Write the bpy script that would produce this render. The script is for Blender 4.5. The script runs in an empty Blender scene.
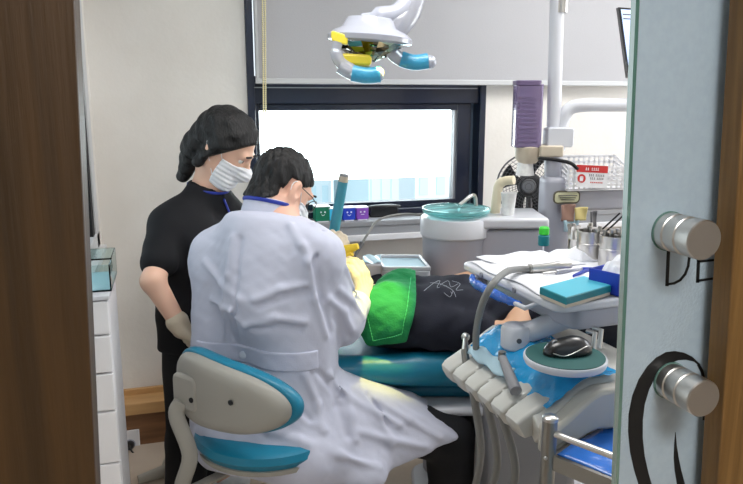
import bpy, math, random
import numpy as np
from mathutils import Vector, Matrix
random.seed(7); np.random.seed(7)
C = bpy.context.scene.collection
PI = math.pi
# ------------------------------------------------------------------ camera geometry
FPX, CX, CY, HOR, CAMH, TH = 700.0, 371.5, 242.0, 100.0, 1.5, math.radians(16)
PIT = math.atan((CY-HOR)/FPX); cp, sp = math.cos(PIT), math.sin(PIT)
cT, sT = math.cos(TH), math.sin(TH)
def ray(px, py):
    a = (px-CX)/FPX; b = (CY-py)/FPX
    return (a, cp+sp*b, -sp+cp*b)
def V(px, py, v):                       # point seen at a pixel, v metres ahead (u right, v ahead, z up)
    d = ray(px, py); t = v/d[1]
    return (d[0]*t, v, CAMH+d[2]*t)
def Z(px, py, z):                       # ... at height z
    d = ray(px, py); t = (z-CAMH)/d[2]
    return (d[0]*t, d[1]*t, z)
def toW(p): return (p[0]*cT+p[1]*sT, -p[0]*sT+p[1]*cT, p[2])
def toC(p): return (p[0]*cT-p[1]*sT, p[0]*sT+p[1]*cT, p[2])
def WY(px, py, y):                      # ... on the room plane y = const (room coordinates)
    d = ray(px, py); t = y/(-d[0]*sT+d[1]*cT)
    return toW((d[0]*t, d[1]*t, CAMH+d[2]*t))
def WX(px, py, x):
    d = ray(px, py); t = x/(d[0]*cT+d[1]*sT)
    return toW((d[0]*t, d[1]*t, CAMH+d[2]*t))
# ------------------------------------------------------------------ materials
def lin(c):
    return tuple(((x/255)/12.92 if x/255 <= .04045 else ((x/255+.055)/1.055)**2.4) for x in c)+(1.0,)
MATS = {}
def mat(name, col, rough=.5, metal=0.0, col2=None, nscale=8.0, bump=0.0, bscale=40.0, trans=0.0, alpha=1.0,
        coat=0.0, emit=None, estr=0.0, sheen=0.0, stretch=None, ior=1.45, sss=0.0, spec=.5):
    m = bpy.data.materials.new(name); m.use_nodes = True
    nt = m.node_tree; b = nt.nodes['Principled BSDF']
    b.inputs['Base Color'].default_value = lin(col); b.inputs['Roughness'].default_value = rough
    b.inputs['Metallic'].default_value = metal; b.inputs['IOR'].default_value = ior
    b.inputs['Transmission Weight'].default_value = trans; b.inputs['Alpha'].default_value = alpha
    b.inputs['Coat Weight'].default_value = coat; b.inputs['Sheen Weight'].default_value = sheen
    b.inputs['Specular IOR Level'].default_value = spec
    if sss:
        b.inputs['Subsurface Weight'].default_value = sss; b.inputs['Subsurface Radius'].default_value = (.02,.008,.004)
    if emit:
        b.inputs['Emission Color'].default_value = lin(emit); b.inputs['Emission Strength'].default_value = estr
    if col2 or bump:
        tc = nt.nodes.new('ShaderNodeTexCoord'); mp = nt.nodes.new('ShaderNodeMapping')
        nt.links.new(tc.outputs['Object'], mp.inputs['Vector'])
        if stretch: mp.inputs['Scale'].default_value = stretch
        if col2:
            n = nt.nodes.new('ShaderNodeTexNoise'); n.inputs['Scale'].default_value = nscale; n.inputs['Detail'].default_value = 5
            r = nt.nodes.new('ShaderNodeValToRGB')
            r.color_ramp.elements[0].position = .35; r.color_ramp.elements[1].position = .65
            r.color_ramp.elements[0].color = lin(col); r.color_ramp.elements[1].color = lin(col2)
            nt.links.new(mp.outputs[0], n.inputs['Vector']); nt.links.new(n.outputs['Fac'], r.inputs[0])
            nt.links.new(r.outputs[0], b.inputs['Base Color'])
        if bump:
            n2 = nt.nodes.new('ShaderNodeTexNoise'); n2.inputs['Scale'].default_value = bscale; n2.inputs['Detail'].default_value = 4
            bp = nt.nodes.new('ShaderNodeBump'); bp.inputs['Strength'].default_value = bump; bp.inputs['Distance'].default_value = .01
            nt.links.new(mp.outputs[0], n2.inputs['Vector']); nt.links.new(n2.outputs['Fac'], bp.inputs['Height'])
            nt.links.new(bp.outputs[0], b.inputs['Normal'])
    MATS[name] = m
    return m
# ------------------------------------------------------------------ mesh builder
class MB:
    def __init__(s): s.v = []; s.f = []
    def add(s, vs, fs):
        o = len(s.v); s.v += [tuple(map(float, p)) for p in vs]; s.f += [tuple(i+o for i in f) for f in fs]; return s
    def box(s, lo, hi):
        x0,y0,z0 = lo; x1,y1,z1 = hi
        return s.add([(x0,y0,z0),(x1,y0,z0),(x1,y1,z0),(x0,y1,z0),(x0,y0,z1),(x1,y0,z1),(x1,y1,z1),(x0,y1,z1)],
                     [(0,3,2,1),(4,5,6,7),(0,1,5,4),(1,2,6,5),(2,3,7,6),(3,0,4,7)])
    def obox(s, c, ax, half):             # oriented box: ax = three axis vectors
        c = Vector(c); ax = [Vector(a).normalized() for a in ax]
        vs = []
        for k in (-1,1):
            for i,j in ((-1,-1),(1,-1),(1,1),(-1,1)):
                vs.append(c+ax[0]*half[0]*i+ax[1]*half[1]*j+ax[2]*half[2]*k)
        return s.add(vs, [(0,3,2,1),(4,5,6,7),(0,1,5,4),(1,2,6,5),(2,3,7,6),(3,0,4,7)])
    def tube(s, pts, r, n=10, caps=True, closed=False, flat=1.0):
        pts = [Vector(p) for p in pts]; m = len(pts)
        rs = r if isinstance(r, (list, tuple)) else [r]*m
        t0 = (pts[1]-pts[0]).normalized()
        up = Vector((0,0,1)) if abs(t0.z) < .9 else Vector((1,0,0))
        nrm = (up - t0*up.dot(t0)).normalized(); vs = []
        for i,p in enumerate(pts):
            if closed: t = pts[(i+1)%m]-pts[i-1]
            else: t = pts[min(i+1,m-1)]-pts[max(i-1,0)]
            t.normalize(); nrm = (nrm - t*nrm.dot(t)).normalized(); bn = t.cross(nrm)
            for k in range(n):
                a = 2*PI*k/n; vs.append(p+(nrm*math.cos(a)+bn*math.sin(a)*flat)*rs[i])
        fs = []
        for i in range(m if closed else m-1):
            j = (i+1) % m
            for k in range(n):
                l = (k+1) % n; fs.append((i*n+k, i*n+l, j*n+l, j*n+k))
        if caps and not closed: fs += [tuple(range(n-1,-1,-1)), tuple(range((m-1)*n, m*n))]
        return s.add(vs, fs)
    def cyl(s, a, b, r, r2=None, n=24): return s.tube([a,b],[r, r if r2 is None else r2], n)
    def lathe(s, prof, c, n=40, axis=(0,0,1), cap=True):
        ax = Vector(axis).normalized(); t = Vector((1,0,0)) if abs(ax.x) < .9 else Vector((0,1,0))
        e1 = (t-ax*t.dot(ax)).normalized(); e2 = ax.cross(e1); c = Vector(c); vs = []; fs = []
        for r,h in prof:
            for k in range(n):
                a = 2*PI*k/n; vs.append(c+ax*h+(e1*math.cos(a)+e2*math.sin(a))*r)
        for i in range(len(prof)-1):
            for k in range(n):
                l = (k+1)%n; fs.append((i*n+k,i*n+l,(i+1)*n+l,(i+1)*n+k))
        if cap: fs += [tuple(range(n-1,-1,-1)), tuple(range((len(prof)-1)*n, len(prof)*n))]
        return s.add(vs, fs)
    def prism(s, poly, h0, h1, fn=None):  # poly in a plane, extruded; fn maps (a,b,h) to space
        fn = fn or (lambda a,b,h: (a,b,h)); n = len(poly)
        vs = [fn(a,b,h0) for a,b in poly]+[fn(a,b,h1) for a,b in poly]
        fs = [tuple(range(n-1,-1,-1)), tuple(range(n,2*n))]+[(i,(i+1)%n,n+(i+1)%n,n+i) for i in range(n)]
        return s.add(vs, fs)
    def ell(s, c, rad, R=None, nu=20, nv=12):
        c = Vector(c); vs = []; fs = []
        R = R or Matrix.Identity(3)
        for j in range(nv+1):
            th = PI*j/nv
            for i in range(nu):
                a = 2*PI*i/nu
                vs.append(c+R@Vector((rad[0]*math.sin(th)*math.cos(a), rad[1]*math.sin(th)*math.sin(a), rad[2]*math.cos(th))))
        for j in range(nv):
            for i in range(nu):
                k = (i+1)%nu; fs.append((j*nu+i,(j+1)*nu+i,(j+1)*nu+k,j*nu+k))
        return s.add(vs, fs)
    def grid(s, fn, nu, nv):
        vs = [fn(i/nu, j/nv) for j in range(nv+1) for i in range(nu+1)]
        fs = [(j*(nu+1)+i, j*(nu+1)+i+1, (j+1)*(nu+1)+i+1, (j+1)*(nu+1)+i) for j in range(nv) for i in range(nu)]
        return s.add(vs, fs)
def rrect(w, h, r, n=5):                  # rounded rectangle outline centred on 0
    o = []
    for cx, cy, a0 in ((w/2-r,h/2-r,0),(-w/2+r,h/2-r,90),(-w/2+r,-h/2+r,180),(w/2-r,-h/2+r,270)):
        for k in range(n+1):
            a = math.radians(a0+90*k/n); o.append((cx+r*math.cos(a), cy+r*math.sin(a)))
    return o
def curve(pts, n=24):                     # Catmull-Rom through points
    P = [Vector(p) for p in pts]; P = [P[0]*2-P[1]]+P+[P[-1]*2-P[-2]]; out = []
    segs = len(P)-3
    for i in range(segs):
        a,b,c,d = P[i:i+4]
        m = max(2, n//segs)
        for k in range(m):
            t = k/m
            out.append(.5*((2*b)+(c-a)*t+(2*a-5*b+4*c-d)*t*t+(3*b-a-3*c+d)*t**3))
    out.append(P[-2]); return out
# ------------------------------------------------------------------ objects
def link(o): C.objects.link(o); return o
def tag(o, label, cat, group=None):
    o['label'] = label; o['category'] = cat
    if group: o['group'] = group
    return o
def mesh_obj(name, vs, fs, material, base, smooth=True, bevel=0.0, sub=0, ang=40, seg=2):
    me = bpy.data.meshes.new(name)
    if isinstance(vs, np.ndarray): vs = (vs-np.array(base)).tolist(); fs = fs.tolist()
    else: vs = [(p[0]-base[0], p[1]-base[1], p[2]-base[2]) for p in vs]
    me.from_pydata(vs, [], fs); me.update()
    if material: me.materials.append(material)
    if smooth:
        me.polygons.foreach_set('use_smooth', [True]*len(me.polygons))
        me.set_sharp_from_angle(angle=math.radians(ang))
    o = link(bpy.data.objects.new(name, me))
    if bevel:
        m = o.modifiers.new('bevel','BEVEL'); m.width = bevel; m.segments = seg; m.limit_method = 'ANGLE'; m.angle_limit = math.radians(35)
    if sub:
        m = o.modifiers.new('sub','SUBSURF'); m.levels = sub; m.render_levels = sub
    return o
class Thing:
    """An Empty at the thing's base that parents its parts. frame C: authored in (u,v,z) and turned with the camera yaw; W: room axes."""
    def __init__(s, name, label, cat, base, group=None, frame='C'):
        s.base = tuple(base); s.frame = frame
        s.o = link(bpy.data.objects.new(name, None)); s.o.empty_display_size = .05
        s.o.location = toW(base) if frame == 'C' else base
        if frame == 'C': s.o.rotation_euler = (0,0,-TH)
        tag(s.o, label, cat, group)
    def part(s, name, mb, material, parent=None, label=None, **k):
        o = mesh_obj(name, mb.v if isinstance(mb, MB) else mb[0], mb.f if isinstance(mb, MB) else mb[1], material, s.base, **k)
        o.parent = parent or s.o
        if label: o['label'] = label
        return o
def solo(name, mb, material, label, cat, base, group=None, frame='C', **k):
    o = mesh_obj(name, mb.v if isinstance(mb, MB) else mb[0], mb.f if isinstance(mb, MB) else mb[1], material, base, **k)
    o.location = toW(base) if frame == 'C' else base
    if frame == 'C': o.rotation_euler = (0,0,-TH)
    return tag(o, label, cat, group)
def struct(name, mb, material, **k):
    o = mesh_obj(name, mb.v, mb.f, material, (0,0,0), **k); o['kind'] = 'structure'; return o
def copy_tree(o, parent=None):
    c = o.copy(); C.objects.link(c); c.parent = parent
    for ch in o.children: copy_tree(ch, c)
    return c
# ------------------------------------------------------------------ signed distance modelling
def A(p): return np.array(p, dtype=np.float32)
def rc(P, a, b, r1, r2=None):
    if r2 is None: r2 = r1
    a = A(a); ba = A(b)-a; pa = P-a
    h = np.clip(pa@ba/max(float(ba@ba),1e-9), 0, 1)
    return np.linalg.norm(pa-h[:,None]*ba, axis=1)-(r1+(r2-r1)*h)
def el(P, c, rad, R=None):
    q = P-A(c)
    if R is not None: q = q@R
    r = A(rad); k0 = np.linalg.norm(q/r, axis=1); k1 = np.linalg.norm(q/(r*r), axis=1)+1e-9
    return k0*(k0-1)/k1
def rb(P, c, half, r, R=None):
    q = P-A(c)
    if R is not None: q = q@R
    q = np.abs(q)-(A(half)-r)
    return np.linalg.norm(np.maximum(q,0),axis=1)+np.minimum(q.max(axis=1),0)-r
def smin(a, b, k):
    h = np.clip(.5+.5*(b-a)/k, 0, 1); return b*(1-h)+a*h-k*h*(1-h)
def smax(a, b, k): return -smin(-a,-b,k)
def plane(P, p, n):
    n = A(n); n = n/np.linalg.norm(n); return (P-A(p))@n
def plane3(P, a, b, c, inside):          # half space through three points, negative on the side of `inside`
    a,b,c = A(a),A(b),A(c); n = np.cross(b-a,c-a); n = n/np.linalg.norm(n)
    if (A(inside)-a)@n > 0: n = -n
    return (P-a)@n
def wob(P, s, seed=0.0):
    x,y,z = P[:,0]*s+seed, P[:,1]*s+seed*1.7, P[:,2]*s+seed*.6
    return (np.sin(x+1.6*np.sin(.7*y+.4*z+seed))+np.sin(1.3*y+1.4*np.sin(.9*z-.5*x))+np.sin(1.1*z+1.5*np.sin(.8*x+.6*y)))/3
def surf(fn, lo, hi, h, block=8, slack=.03):
    """naive surface nets over the box lo..hi; far blocks are skipped"""
    lo = A(lo); n = np.ceil((A(hi)-lo)/h/block).astype(int); N = n*block
    bc = np.stack(np.meshgrid(*[np.arange(k) for k in n], indexing='ij'),-1).reshape(-1,3)
    ctr = lo+(bc+.5)*(block*h)
    dc = fn(ctr.astype(np.float32))
    D = np.empty(N+1, dtype=np.float32); D.fill(1)
    sg = np.sign(dc).reshape(n); sg[sg == 0] = 1
    D[:-1,:-1,:-1] = np.repeat(np.repeat(np.repeat(sg,block,0),block,1),block,2)
    near = bc[np.abs(dc) < block*h*.88*1.25+slack]
    g = np.stack(np.meshgrid(*[np.arange(block+1)]*3, indexing='ij'),-1).reshape(-1,3)
    CH = 600
    for i in range(0, len(near), CH):
        idx = (near[i:i+CH,None,:]*block+g[None]).reshape(-1,3)
        D[idx[:,0],idx[:,1],idx[:,2]] = fn((lo+idx*h).astype(np.float32))
    D[D == 0] = 1e-6
    ins = D < 0
    corners = [(i,j,k) for i in (0,1) for j in (0,1) for k in (0,1)]
    cnt = np.zeros(N, dtype=np.int8)
    for i,j,k in corners: cnt += ins[i:N[0]+i, j:N[1]+j, k:N[2]+k]
    act = (cnt > 0) & (cnt < 8)
    ci = np.argwhere(act); vid = np.full(N, -1, dtype=np.int64); vid[act] = np.arange(len(ci))
    acc = np.zeros((len(ci),3)); num = np.zeros(len(ci))
    for a in corners:
        for ax in range(3):
            if a[ax]: continue
            b = list(a); b[ax] = 1
            d0 = D[ci[:,0]+a[0],ci[:,1]+a[1],ci[:,2]+a[2]]; d1 = D[ci[:,0]+b[0],ci[:,1]+b[1],ci[:,2]+b[2]]
            m = (d0 < 0) != (d1 < 0)
            t = np.where(m, d0/np.where(m, d0-d1, 1), 0)
            p = np.tile(np.array(a, float),(len(ci),1)); p[:,ax] += t
            acc[m] += p[m]; num += m
    vs = lo+(ci+acc/num[:,None])*h
    # one relaxing Newton step onto the surface
    e = h*.5; vf = vs.astype(np.float32); d = fn(vf); gr = np.stack([(fn(vf+A(o)*e)-fn(vf-A(o)*e))/(2*e) for o in np.eye(3)],-1)
    gl = np.maximum((gr*gr).sum(1), .2)
    vs = vs-np.clip(d/gl, -h*.6, h*.6)[:,None]*gr
    quads = []
    for ax in range(3):
        o1, o2 = [(1,2),(2,0),(0,1)][ax]
        sl0 = [slice(1,N[k]) for k in range(3)]; sl0[ax] = slice(0,N[ax])
        sl1 = list(sl0); sl1[ax] = slice(1,N[ax]+1)
        a0 = ins[tuple(sl0)]; a1 = ins[tuple(sl1)]
        e_ = np.argwhere(a0 != a1)
        if not len(e_): continue
        flip = a0[e_[:,0],e_[:,1],e_[:,2]]
        off = np.ones(3, int); off[ax] = 0; c = e_+off
        def w(d1, d2):
            q = c.copy(); q[:,o1] -= d1; q[:,o2] -= d2; return vid[q[:,0],q[:,1],q[:,2]]
        q = np.stack([w(1,1),w(0,1),w(0,0),w(1,0)],-1)
        q[~flip] = q[~flip][:,::-1]
        quads.append(q)
    q = np.concatenate(quads); q = q[(q >= 0).all(1)]
    return vs, q
def trace(fn, px, py, t0=1.0, t1=3.2):   # first point of a surface along a sight line
    d = A(ray(px,py)); d = d/np.linalg.norm(d); t = t0
    for _ in range(160):
        p = A((0,0,CAMH))+d*t; s = float(fn(p[None,:])[0])
        if s < .0008: break
        t += max(s*.6, .0008)
        if t > t1: return None
    return tuple(float(x) for x in p)
# ================================================================== materials
M = MATS
mat('wall_paint', (232,229,224), .8, col2=(224,220,214), nscale=3, bump=.08, bscale=60)
mat('ceiling_paint', (235,235,235), .9)
mat('floor_tile', (206,192,176), .35, col2=(196,180,164), nscale=5, bump=.03)
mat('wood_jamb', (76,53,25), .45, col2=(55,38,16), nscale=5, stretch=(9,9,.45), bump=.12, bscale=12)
mat('wood_right', (140,106,60), .45, col2=(112,82,42), nscale=6, stretch=(16,16,.35), bump=.15, bscale=14)
mat('wood_ledge', (206,164,112), .4, col2=(190,146,96), nscale=4, stretch=(.7,8,8), bump=.05)
mat('wood_panel', (140,100,68), .5, col2=(112,78,52), nscale=4, stretch=(.8,8,10), bump=.08)
mat('navy_frame', (22,30,50), .3, coat=.2)
mat('rail_blue_grey', (120,140,160), .35, metal=.3)
mat('pane_glass', (235,245,245), .02, trans=1.0, ior=1.01, spec=.2)
mat('clear_glass', (225,240,240), .03, trans=1.0, ior=1.1)
mat('sill_grey', (150,152,156), .5)
mat('blind_fabric', (178,178,182), .9, bump=.12, bscale=260)
mat('white_plastic', (232,232,235), .35)
mat('white_bar', (198,200,202), .4)
mat('bead', (225,215,170), .35)
mat('frosted', (178,197,212), .5, trans=.2, bump=.02, bscale=300, col2=(184,203,216), nscale=120)
mat('glass_edge', (96,140,128), .2, trans=.3)
mat('steel', (200,198,195), .28, metal=1.0)
mat('brushed_steel', (205,203,200), .34, metal=1.0, bump=.06, bscale=200, stretch=(1,1,12))
mat('dark_steel', (150,148,143), .35, metal=1.0)
mat('gasket', (96,132,124), .5)
mat('ink', (22,23,25), .5)
mat('unit_grey', (168,169,180), .38, coat=.15)
mat('unit_light', (204,206,213), .32, coat=.2)
mat('unit_beige', (184,180,170), .4)
mat('pod_ivory', (196,195,189), .35, coat=.2)
mat('dark_grey', (92,92,96), .55)
mat('mid_grey', (138,138,142), .5)
mat('black_plastic', (16,17,20), .3, coat=.3)
mat('matte_black', (18,19,22), .7)
mat('hose_grey', (128,128,126), .5)
mat('teal_leather', (14,116,146), .42, bump=.08, bscale=120, coat=.1)
mat('teal_dark', (12,92,118), .45, bump=.08, bscale=120)
mat('shell_beige', (150,148,141), .45)
mat('blue_film', (20,150,210), .14, coat=.7, bump=.9, bscale=26)
mat('blue_sheet', (40,112,205), .25, coat=.5, bump=.5, bscale=20)
mat('blue_wrap', (22,92,190), .2, coat=.6, bump=.9, bscale=60)
mat('cyan_wrap', (62,160,200), .3, coat=.3, bump=.4, bscale=50)
mat('teal_stick', (70,150,172), .4)
mat('yellow_lens', (222,204,62), .3, emit=(255,220,30), estr=.05)
mat('mirror', (190,215,200), .08, metal=1.0)
mat('amber_mirror', (110,105,75), .1, metal=1.0)
mat('clear_plastic', (212,214,224), .15, trans=.5, coat=.4)
mat('pale_plastic', (180,183,196), .25, coat=.3)
mat('paper', (236,237,242), .8, bump=.25, bscale=18)
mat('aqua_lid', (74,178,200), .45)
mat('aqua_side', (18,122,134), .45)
mat('royal_blue', (28,58,170), .4)
mat('purple_clear', (134,116,156), .2, trans=.4, coat=.4)
mat('purple_rib', (106,90,124), .35)
mat('bottle_beige', (196,184,166), .4)
mat('cream', (226,215,188), .4)
mat('paper_cup', (238,238,236), .6, col2=(222,222,222), nscale=60)
mat('red_print', (196,48,48), .5)
mat('dark_print', (70,66,70), .6)
mat('plate_label', (205,204,170), .5)
mat('plate_rim', (88,84,70), .5)
mat('green_bright', (60,205,60), .4)
mat('aqua_glass', (165,222,222), .06, trans=.75, ior=1.2, coat=.3)
mat('pad_green', (34,86,84), .7)
mat('screen', (170,190,225), .3, emit=(150,175,225), estr=.7)
mat('mask_blue', (176,204,216), .8)
mat('sponge_yellow', (205,190,130), .8)
mat('skin_pink', (165,130,116), .6)
mat('cube_green', (20,120,90), .4); mat('cube_cyan', (60,190,235), .4)
mat('cube_blue', (40,70,200), .4); mat('cube_purple', (140,80,190), .4)
mat('face_white', (240,240,245), .5)
mat('tower_white', (236,240,242), .8); mat('tower_blue', (214,232,238), .6); mat('window_blue', (214,232,238), .5)
mat('lawn', (170,176,170), .9)
# ================================================================== the room
YW, XL, XR, ZC, YP = 3.14, -.30, 3.2, 2.5, .60
wx0 = WY(249,150,YW)[0]; wx1 = WY(483,150,YW)[0]; wz0 = .5*(WY(330,214,YW)[2]+WY(450,206,YW)[2])-.02; wz1 = 2.1
struct('floor', MB().box((-2.2,-1.6,-.1),(XR+.2,YW+.2,0)), M['floor_tile'], smooth=False)
struct('ceiling', MB().box((-2.2,-1.6,ZC),(XR+.2,YW+.2,ZC+.1)), M['ceiling_paint'], smooth=False)
struct('wall_back', MB().box((XL-.15,YW,0),(wx0,YW+.15,ZC)).box((wx1,YW,0),(XR,YW+.15,ZC)).box((wx0,YW,0),(wx1,YW+.15,wz0)).box((wx0,YW,wz1),(wx1,YW+.15,ZC)), M['wall_paint'], smooth=False)
# left wall with its own narrow window near the corner
struct('wall_left', MB().box((XL-.15,YP+.05,0),(XL,1.2,ZC)).box((XL-.15,2.95,0),(XL,YW,ZC)).box((XL-.15,1.2,0),(XL,2.95,.93)).box((XL-.15,1.2,2.2),(XL,2.95,ZC)), M['wall_paint'], smooth=False)
struct('wall_right', MB().box((XR,YP+.05,0),(XR+.15,1.3,ZC)).box((XR,2.9,0),(XR+.15,YW,ZC)).box((XR,1.3,0),(XR+.15,2.9,.9)).box((XR,1.3,2.2),(XR+.15,2.9,ZC)), M['wall_paint'], smooth=False)
struct('window_3', MB().box((XR,1.3,.9),(XR+.1,1.36,2.2)).box((XR,2.84,.9),(XR+.1,2.9,2.2)).box((XR,1.3,.9),(XR+.1,2.9,.96)).box((XR,1.3,2.14),(XR+.1,2.9,2.2)).box((XR+.03,2.07,.96),(XR+.08,2.13,2.14)), M['navy_frame'], smooth=False)
struct('wall_corridor', MB().box((-2.2,-1.6,0),(XR+.2,-1.5,ZC)).box((-2.2,-1.5,0),(-2.1,YP,ZC)).box((XR+.1,-1.5,0),(XR+.2,YP,ZC)), M['wall_paint'], smooth=False)
def edge(p0, p1):                        # a slightly leaning door edge through two sighted points
    a = WY(*p0,YP); b = WY(*p1,YP); k = (b[0]-a[0])/(b[2]-a[2]); return lambda z: a[0]+k*(z-a[2])
eL = edge((77,0),(98.5,484)); eR = edge((735,0),(705,484))
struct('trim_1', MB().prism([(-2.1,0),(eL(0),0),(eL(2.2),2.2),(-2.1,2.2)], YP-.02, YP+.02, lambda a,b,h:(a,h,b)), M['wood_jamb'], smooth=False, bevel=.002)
struct('trim_2', MB().prism([(eR(0),0),(XR+.1,0),(XR+.1,2.2),(eR(2.2),2.2)], YP-.02, YP+.008, lambda a,b,h:(a,h,b)), M['wood_right'], smooth=False, bevel=.002)
struct('wall_front', MB().box((-2.1,YP-.02,2.2),(XR+.1,YP+.05,ZC)).box((-2.1,YP+.021,0),(-.45,YP+.05,2.2)).box((1.3,YP+.05,0),(XR+.1,YP+.08,2.2)), M['wall_paint'], smooth=False)
# window: navy outer frame, sash, sliding channel on the right, panes, sill
def zr(y0, y1): return .5*(WY(330,y0,YW)[2]+WY(450,y1,YW)[2])
gx0, gx1 = WY(259.5,150,YW+.05)[0], WY(452,150,YW+.05)[0]
gz0 = .5*(WY(330,204.5,YW+.05)[2]+WY(450,196.5,YW+.05)[2]); gz1 = .5*(WY(300,111,YW+.05)[2]+WY(450,109.5,YW+.05)[2])
sx1 = WY(466,150,YW+.05)[0]
win = struct('window_1', MB().box((wx0,YW-.02,wz0),(gx0-.02,YW+.1,wz1)).box((wx1-.03,YW-.02,wz0),(wx1,YW+.1,wz1)).box((wx0,YW-.02,wz1-.05),(wx1,YW+.1,wz1)).box((wx0,YW-.015,wz0),(wx1,YW+.1,gz0-.03)), M['navy_frame'], smooth=False, bevel=.003)
def wpart(name, mb, m, **k):
    o = mesh_obj(name, mb.v, mb.f, m, (0,0,0), **k); o.parent = win; return o
wpart('transom', MB().box((gx0-.02,YW+.0,gz1+.03),(wx1-.03,YW+.1,gz1+.15)), M['navy_frame'], smooth=False, bevel=.003)
wpart('sash', MB().box((gx0-.02,YW+.02,gz0-.03),(gx0,YW+.08,gz1+.03)).box((gx1+.012,YW+.02,gz0-.03),(sx1,YW+.08,gz1+.03)).box((gx0,YW+.02,gz1),(gx1+.012,YW+.08,gz1+.03)).box((gx0,YW+.02,gz0-.03),(gx1+.012,YW+.08,gz0)), M['navy_frame'], smooth=False, bevel=.003)
wpart('sash_edge', MB().box((gx1,YW+.03,gz0),(gx1+.012,YW+.075,gz1)), M['sill_grey'], smooth=False)  # reflection along the sash edge put into its lighter grey
wpart('channel', MB().box((sx1+.012,YW+.06,gz0-.03),(wx1-.03,YW+.09,gz1+.03)), M['rail_blue_grey'], smooth=False)
wpart('channel_lip', MB().box((sx1,YW+.03,gz0-.03),(sx1+.012,YW+.09,gz1+.03)), M['navy_frame'], smooth=False)
wpart('painted_highlight', MB().box((wx0+.03,YW-.024,gz1+.098),(wx1-.05,YW-.004,gz1+.102)), M['sill_grey'], smooth=False)  # thin pale strip painting the highlight along the frame's top line
wpart('pane', MB().box((gx0,YW+.05,gz0),(gx1,YW+.054,gz1)), M['pane_glass'], smooth=False)
wpart('upper_pane', MB().box((gx0,YW+.05,gz1+.15),(wx1-.03,YW+.054,wz1-.05)), M['pane_glass'], smooth=False)
SILLZ = zr(219,212.5)
wpart('sill', MB().box((wx0-.02,YW-.12,SILLZ-.025),(WY(600,200,YW)[0]+.5,YW+.0,SILLZ)), M['sill_grey'], smooth=False, bevel=.004)
wpart('sill_front', MB().box((wx0-.02,YW-.115,SILLZ-.062),(WY(600,200,YW)[0]+.5,YW-.0,SILLZ-.025)), M['sill_grey'], smooth=False)
wpart('sill_ledge', MB().box((wx0-.02,YW-.13,SILLZ-.09),(WY(600,200,YW)[0]+.5,YW,SILLZ-.062)), M['white_plastic'], smooth=False, bevel=.004)
# window in the left wall
w2 = struct('window_2', MB().box((XL-.1,1.2,.93),(XL+.012,1.26,2.2)).box((XL-.1,2.86,.93),(XL+.012,2.95,2.2)).box((XL-.1,1.2,2.1),(XL+.012,2.95,2.2)).box((XL-.1,1.2,.93),(XL+.012,2.95,.99)), M['white_bar'], smooth=False, bevel=.004)
for nm, mb, m in (('dark_seal', MB().box((XL-.06,2.80,.99),(XL+.004,2.86,2.1)), M['matte_black']), ('pane', MB().box((XL-.06,1.26,.99),(XL-.055,2.8,2.1)), M['pane_glass']),
                  ('sill', MB().box((XL,1.2,.905),(XL+.035,2.95,.93)), M['white_plastic'])):
    o = mesh_obj(nm, mb.v, mb.f, m, (0,0,0), smooth=False); o.parent = w2
# wooden ledge along the foot of the back wall
lz = .205
struct('baseboard_back', MB().box((XL,YW-.10,0),(1.2,YW,lz-.05)), M['wood_panel'], smooth=False)
struct('trim_3', MB().box((XL,YW-.125,lz-.052),(1.2,YW,lz)), M['wood_ledge'], smooth=False, bevel=.003)
struct('trim_4', MB().box((XL,YW-.02,lz),(1.2,YW,lz+.025)), M['wood_ledge'], smooth=False, bevel=.002)
# socket with plug and lead
p0 = WY(119.5,431,YW-.1); p1 = WY(141,455,YW-.1)
so = Thing('wall_socket', 'white wall socket on the wooden base panel with a black plug in it', 'socket', ((p0[0]+p1[0])/2,YW-.1,(p0[2]+p1[2])/2), frame='W')
cx_, cz_ = so.base[0], so.base[2]
so.part('face_plate', MB().box((p0[0],YW-.108,p1[2]),(p1[0],YW-.1,p0[2])), M['white_plastic'], bevel=.003)
so.part('socket_well', MB().lathe([(.022,0),(.02,.004)], (cx_,YW-.108,cz_), axis=(0,-1,0)), M['pale_plastic'])
pl = Thing('power_plug', 'black round plug with a lead in the white wall socket', 'plug', (cx_,YW-.113,cz_), frame='W')
pl.part('plug_body', MB().lathe([(.019,0),(.019,.012),(.013,.03),(.007,.04)], (cx_,YW-.113,cz_), axis=(0,-1,0)), M['black_plastic'])
e = WY(163,459,YW-.2); e2 = WY(215,462,YW-.35)
pl.part('lead', MB().tube(curve([(cx_,YW-.15,cz_),(cx_+.02,YW-.17,cz_-.02),((cx_+e[0])/2,YW-.18,cz_-.06),e,e2],24), .004, 8), M['black_plastic'])
# roller blind
bx0, bx1, bz = WY(255.5,80,YW-.06)[0], WY(660,80,YW-.06)[0], .5*(WY(300,85,YW-.06)[2]+WY(560,85,YW-.06)[2])
bl = Thing('roller_blind', 'grey roller blind pulled half down over the window', 'blind', ((bx0+bx1)/2,YW-.06,bz), frame='W')
bl.part('fabric', MB().box((bx0,YW-.062,bz+.012),(bx1,YW-.06,2.4)), M['blind_fabric'], smooth=False)
bl.part('bottom_bar', MB().box((bx0,YW-.068,bz),(bx1,YW-.052,bz+.024)), M['white_bar'], bevel=.004)
bl.part('roller', MB().cyl((bx0,YW-.05,2.4),(bx1,YW-.05,2.4),.025), M['white_plastic'])
ca = WY(265,0,YW-.09); cb = WY(264.5,196,YW-.09)
def beads(a, b, n):
    a, b = Vector(a), Vector(b); pts = []; rs = []
    for i in range(n):
        for k,r in ((0,.0012),(.25,.0036),(.5,.0042),(.75,.0036)):
            pts.append(a.lerp(b,(i+k)/n)); rs.append(r)
    return MB().tube(pts, rs, 6)
bl.part('bead_chain', beads((ca[0],ca[1],2.4), cb, 150), M['bead'])
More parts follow.
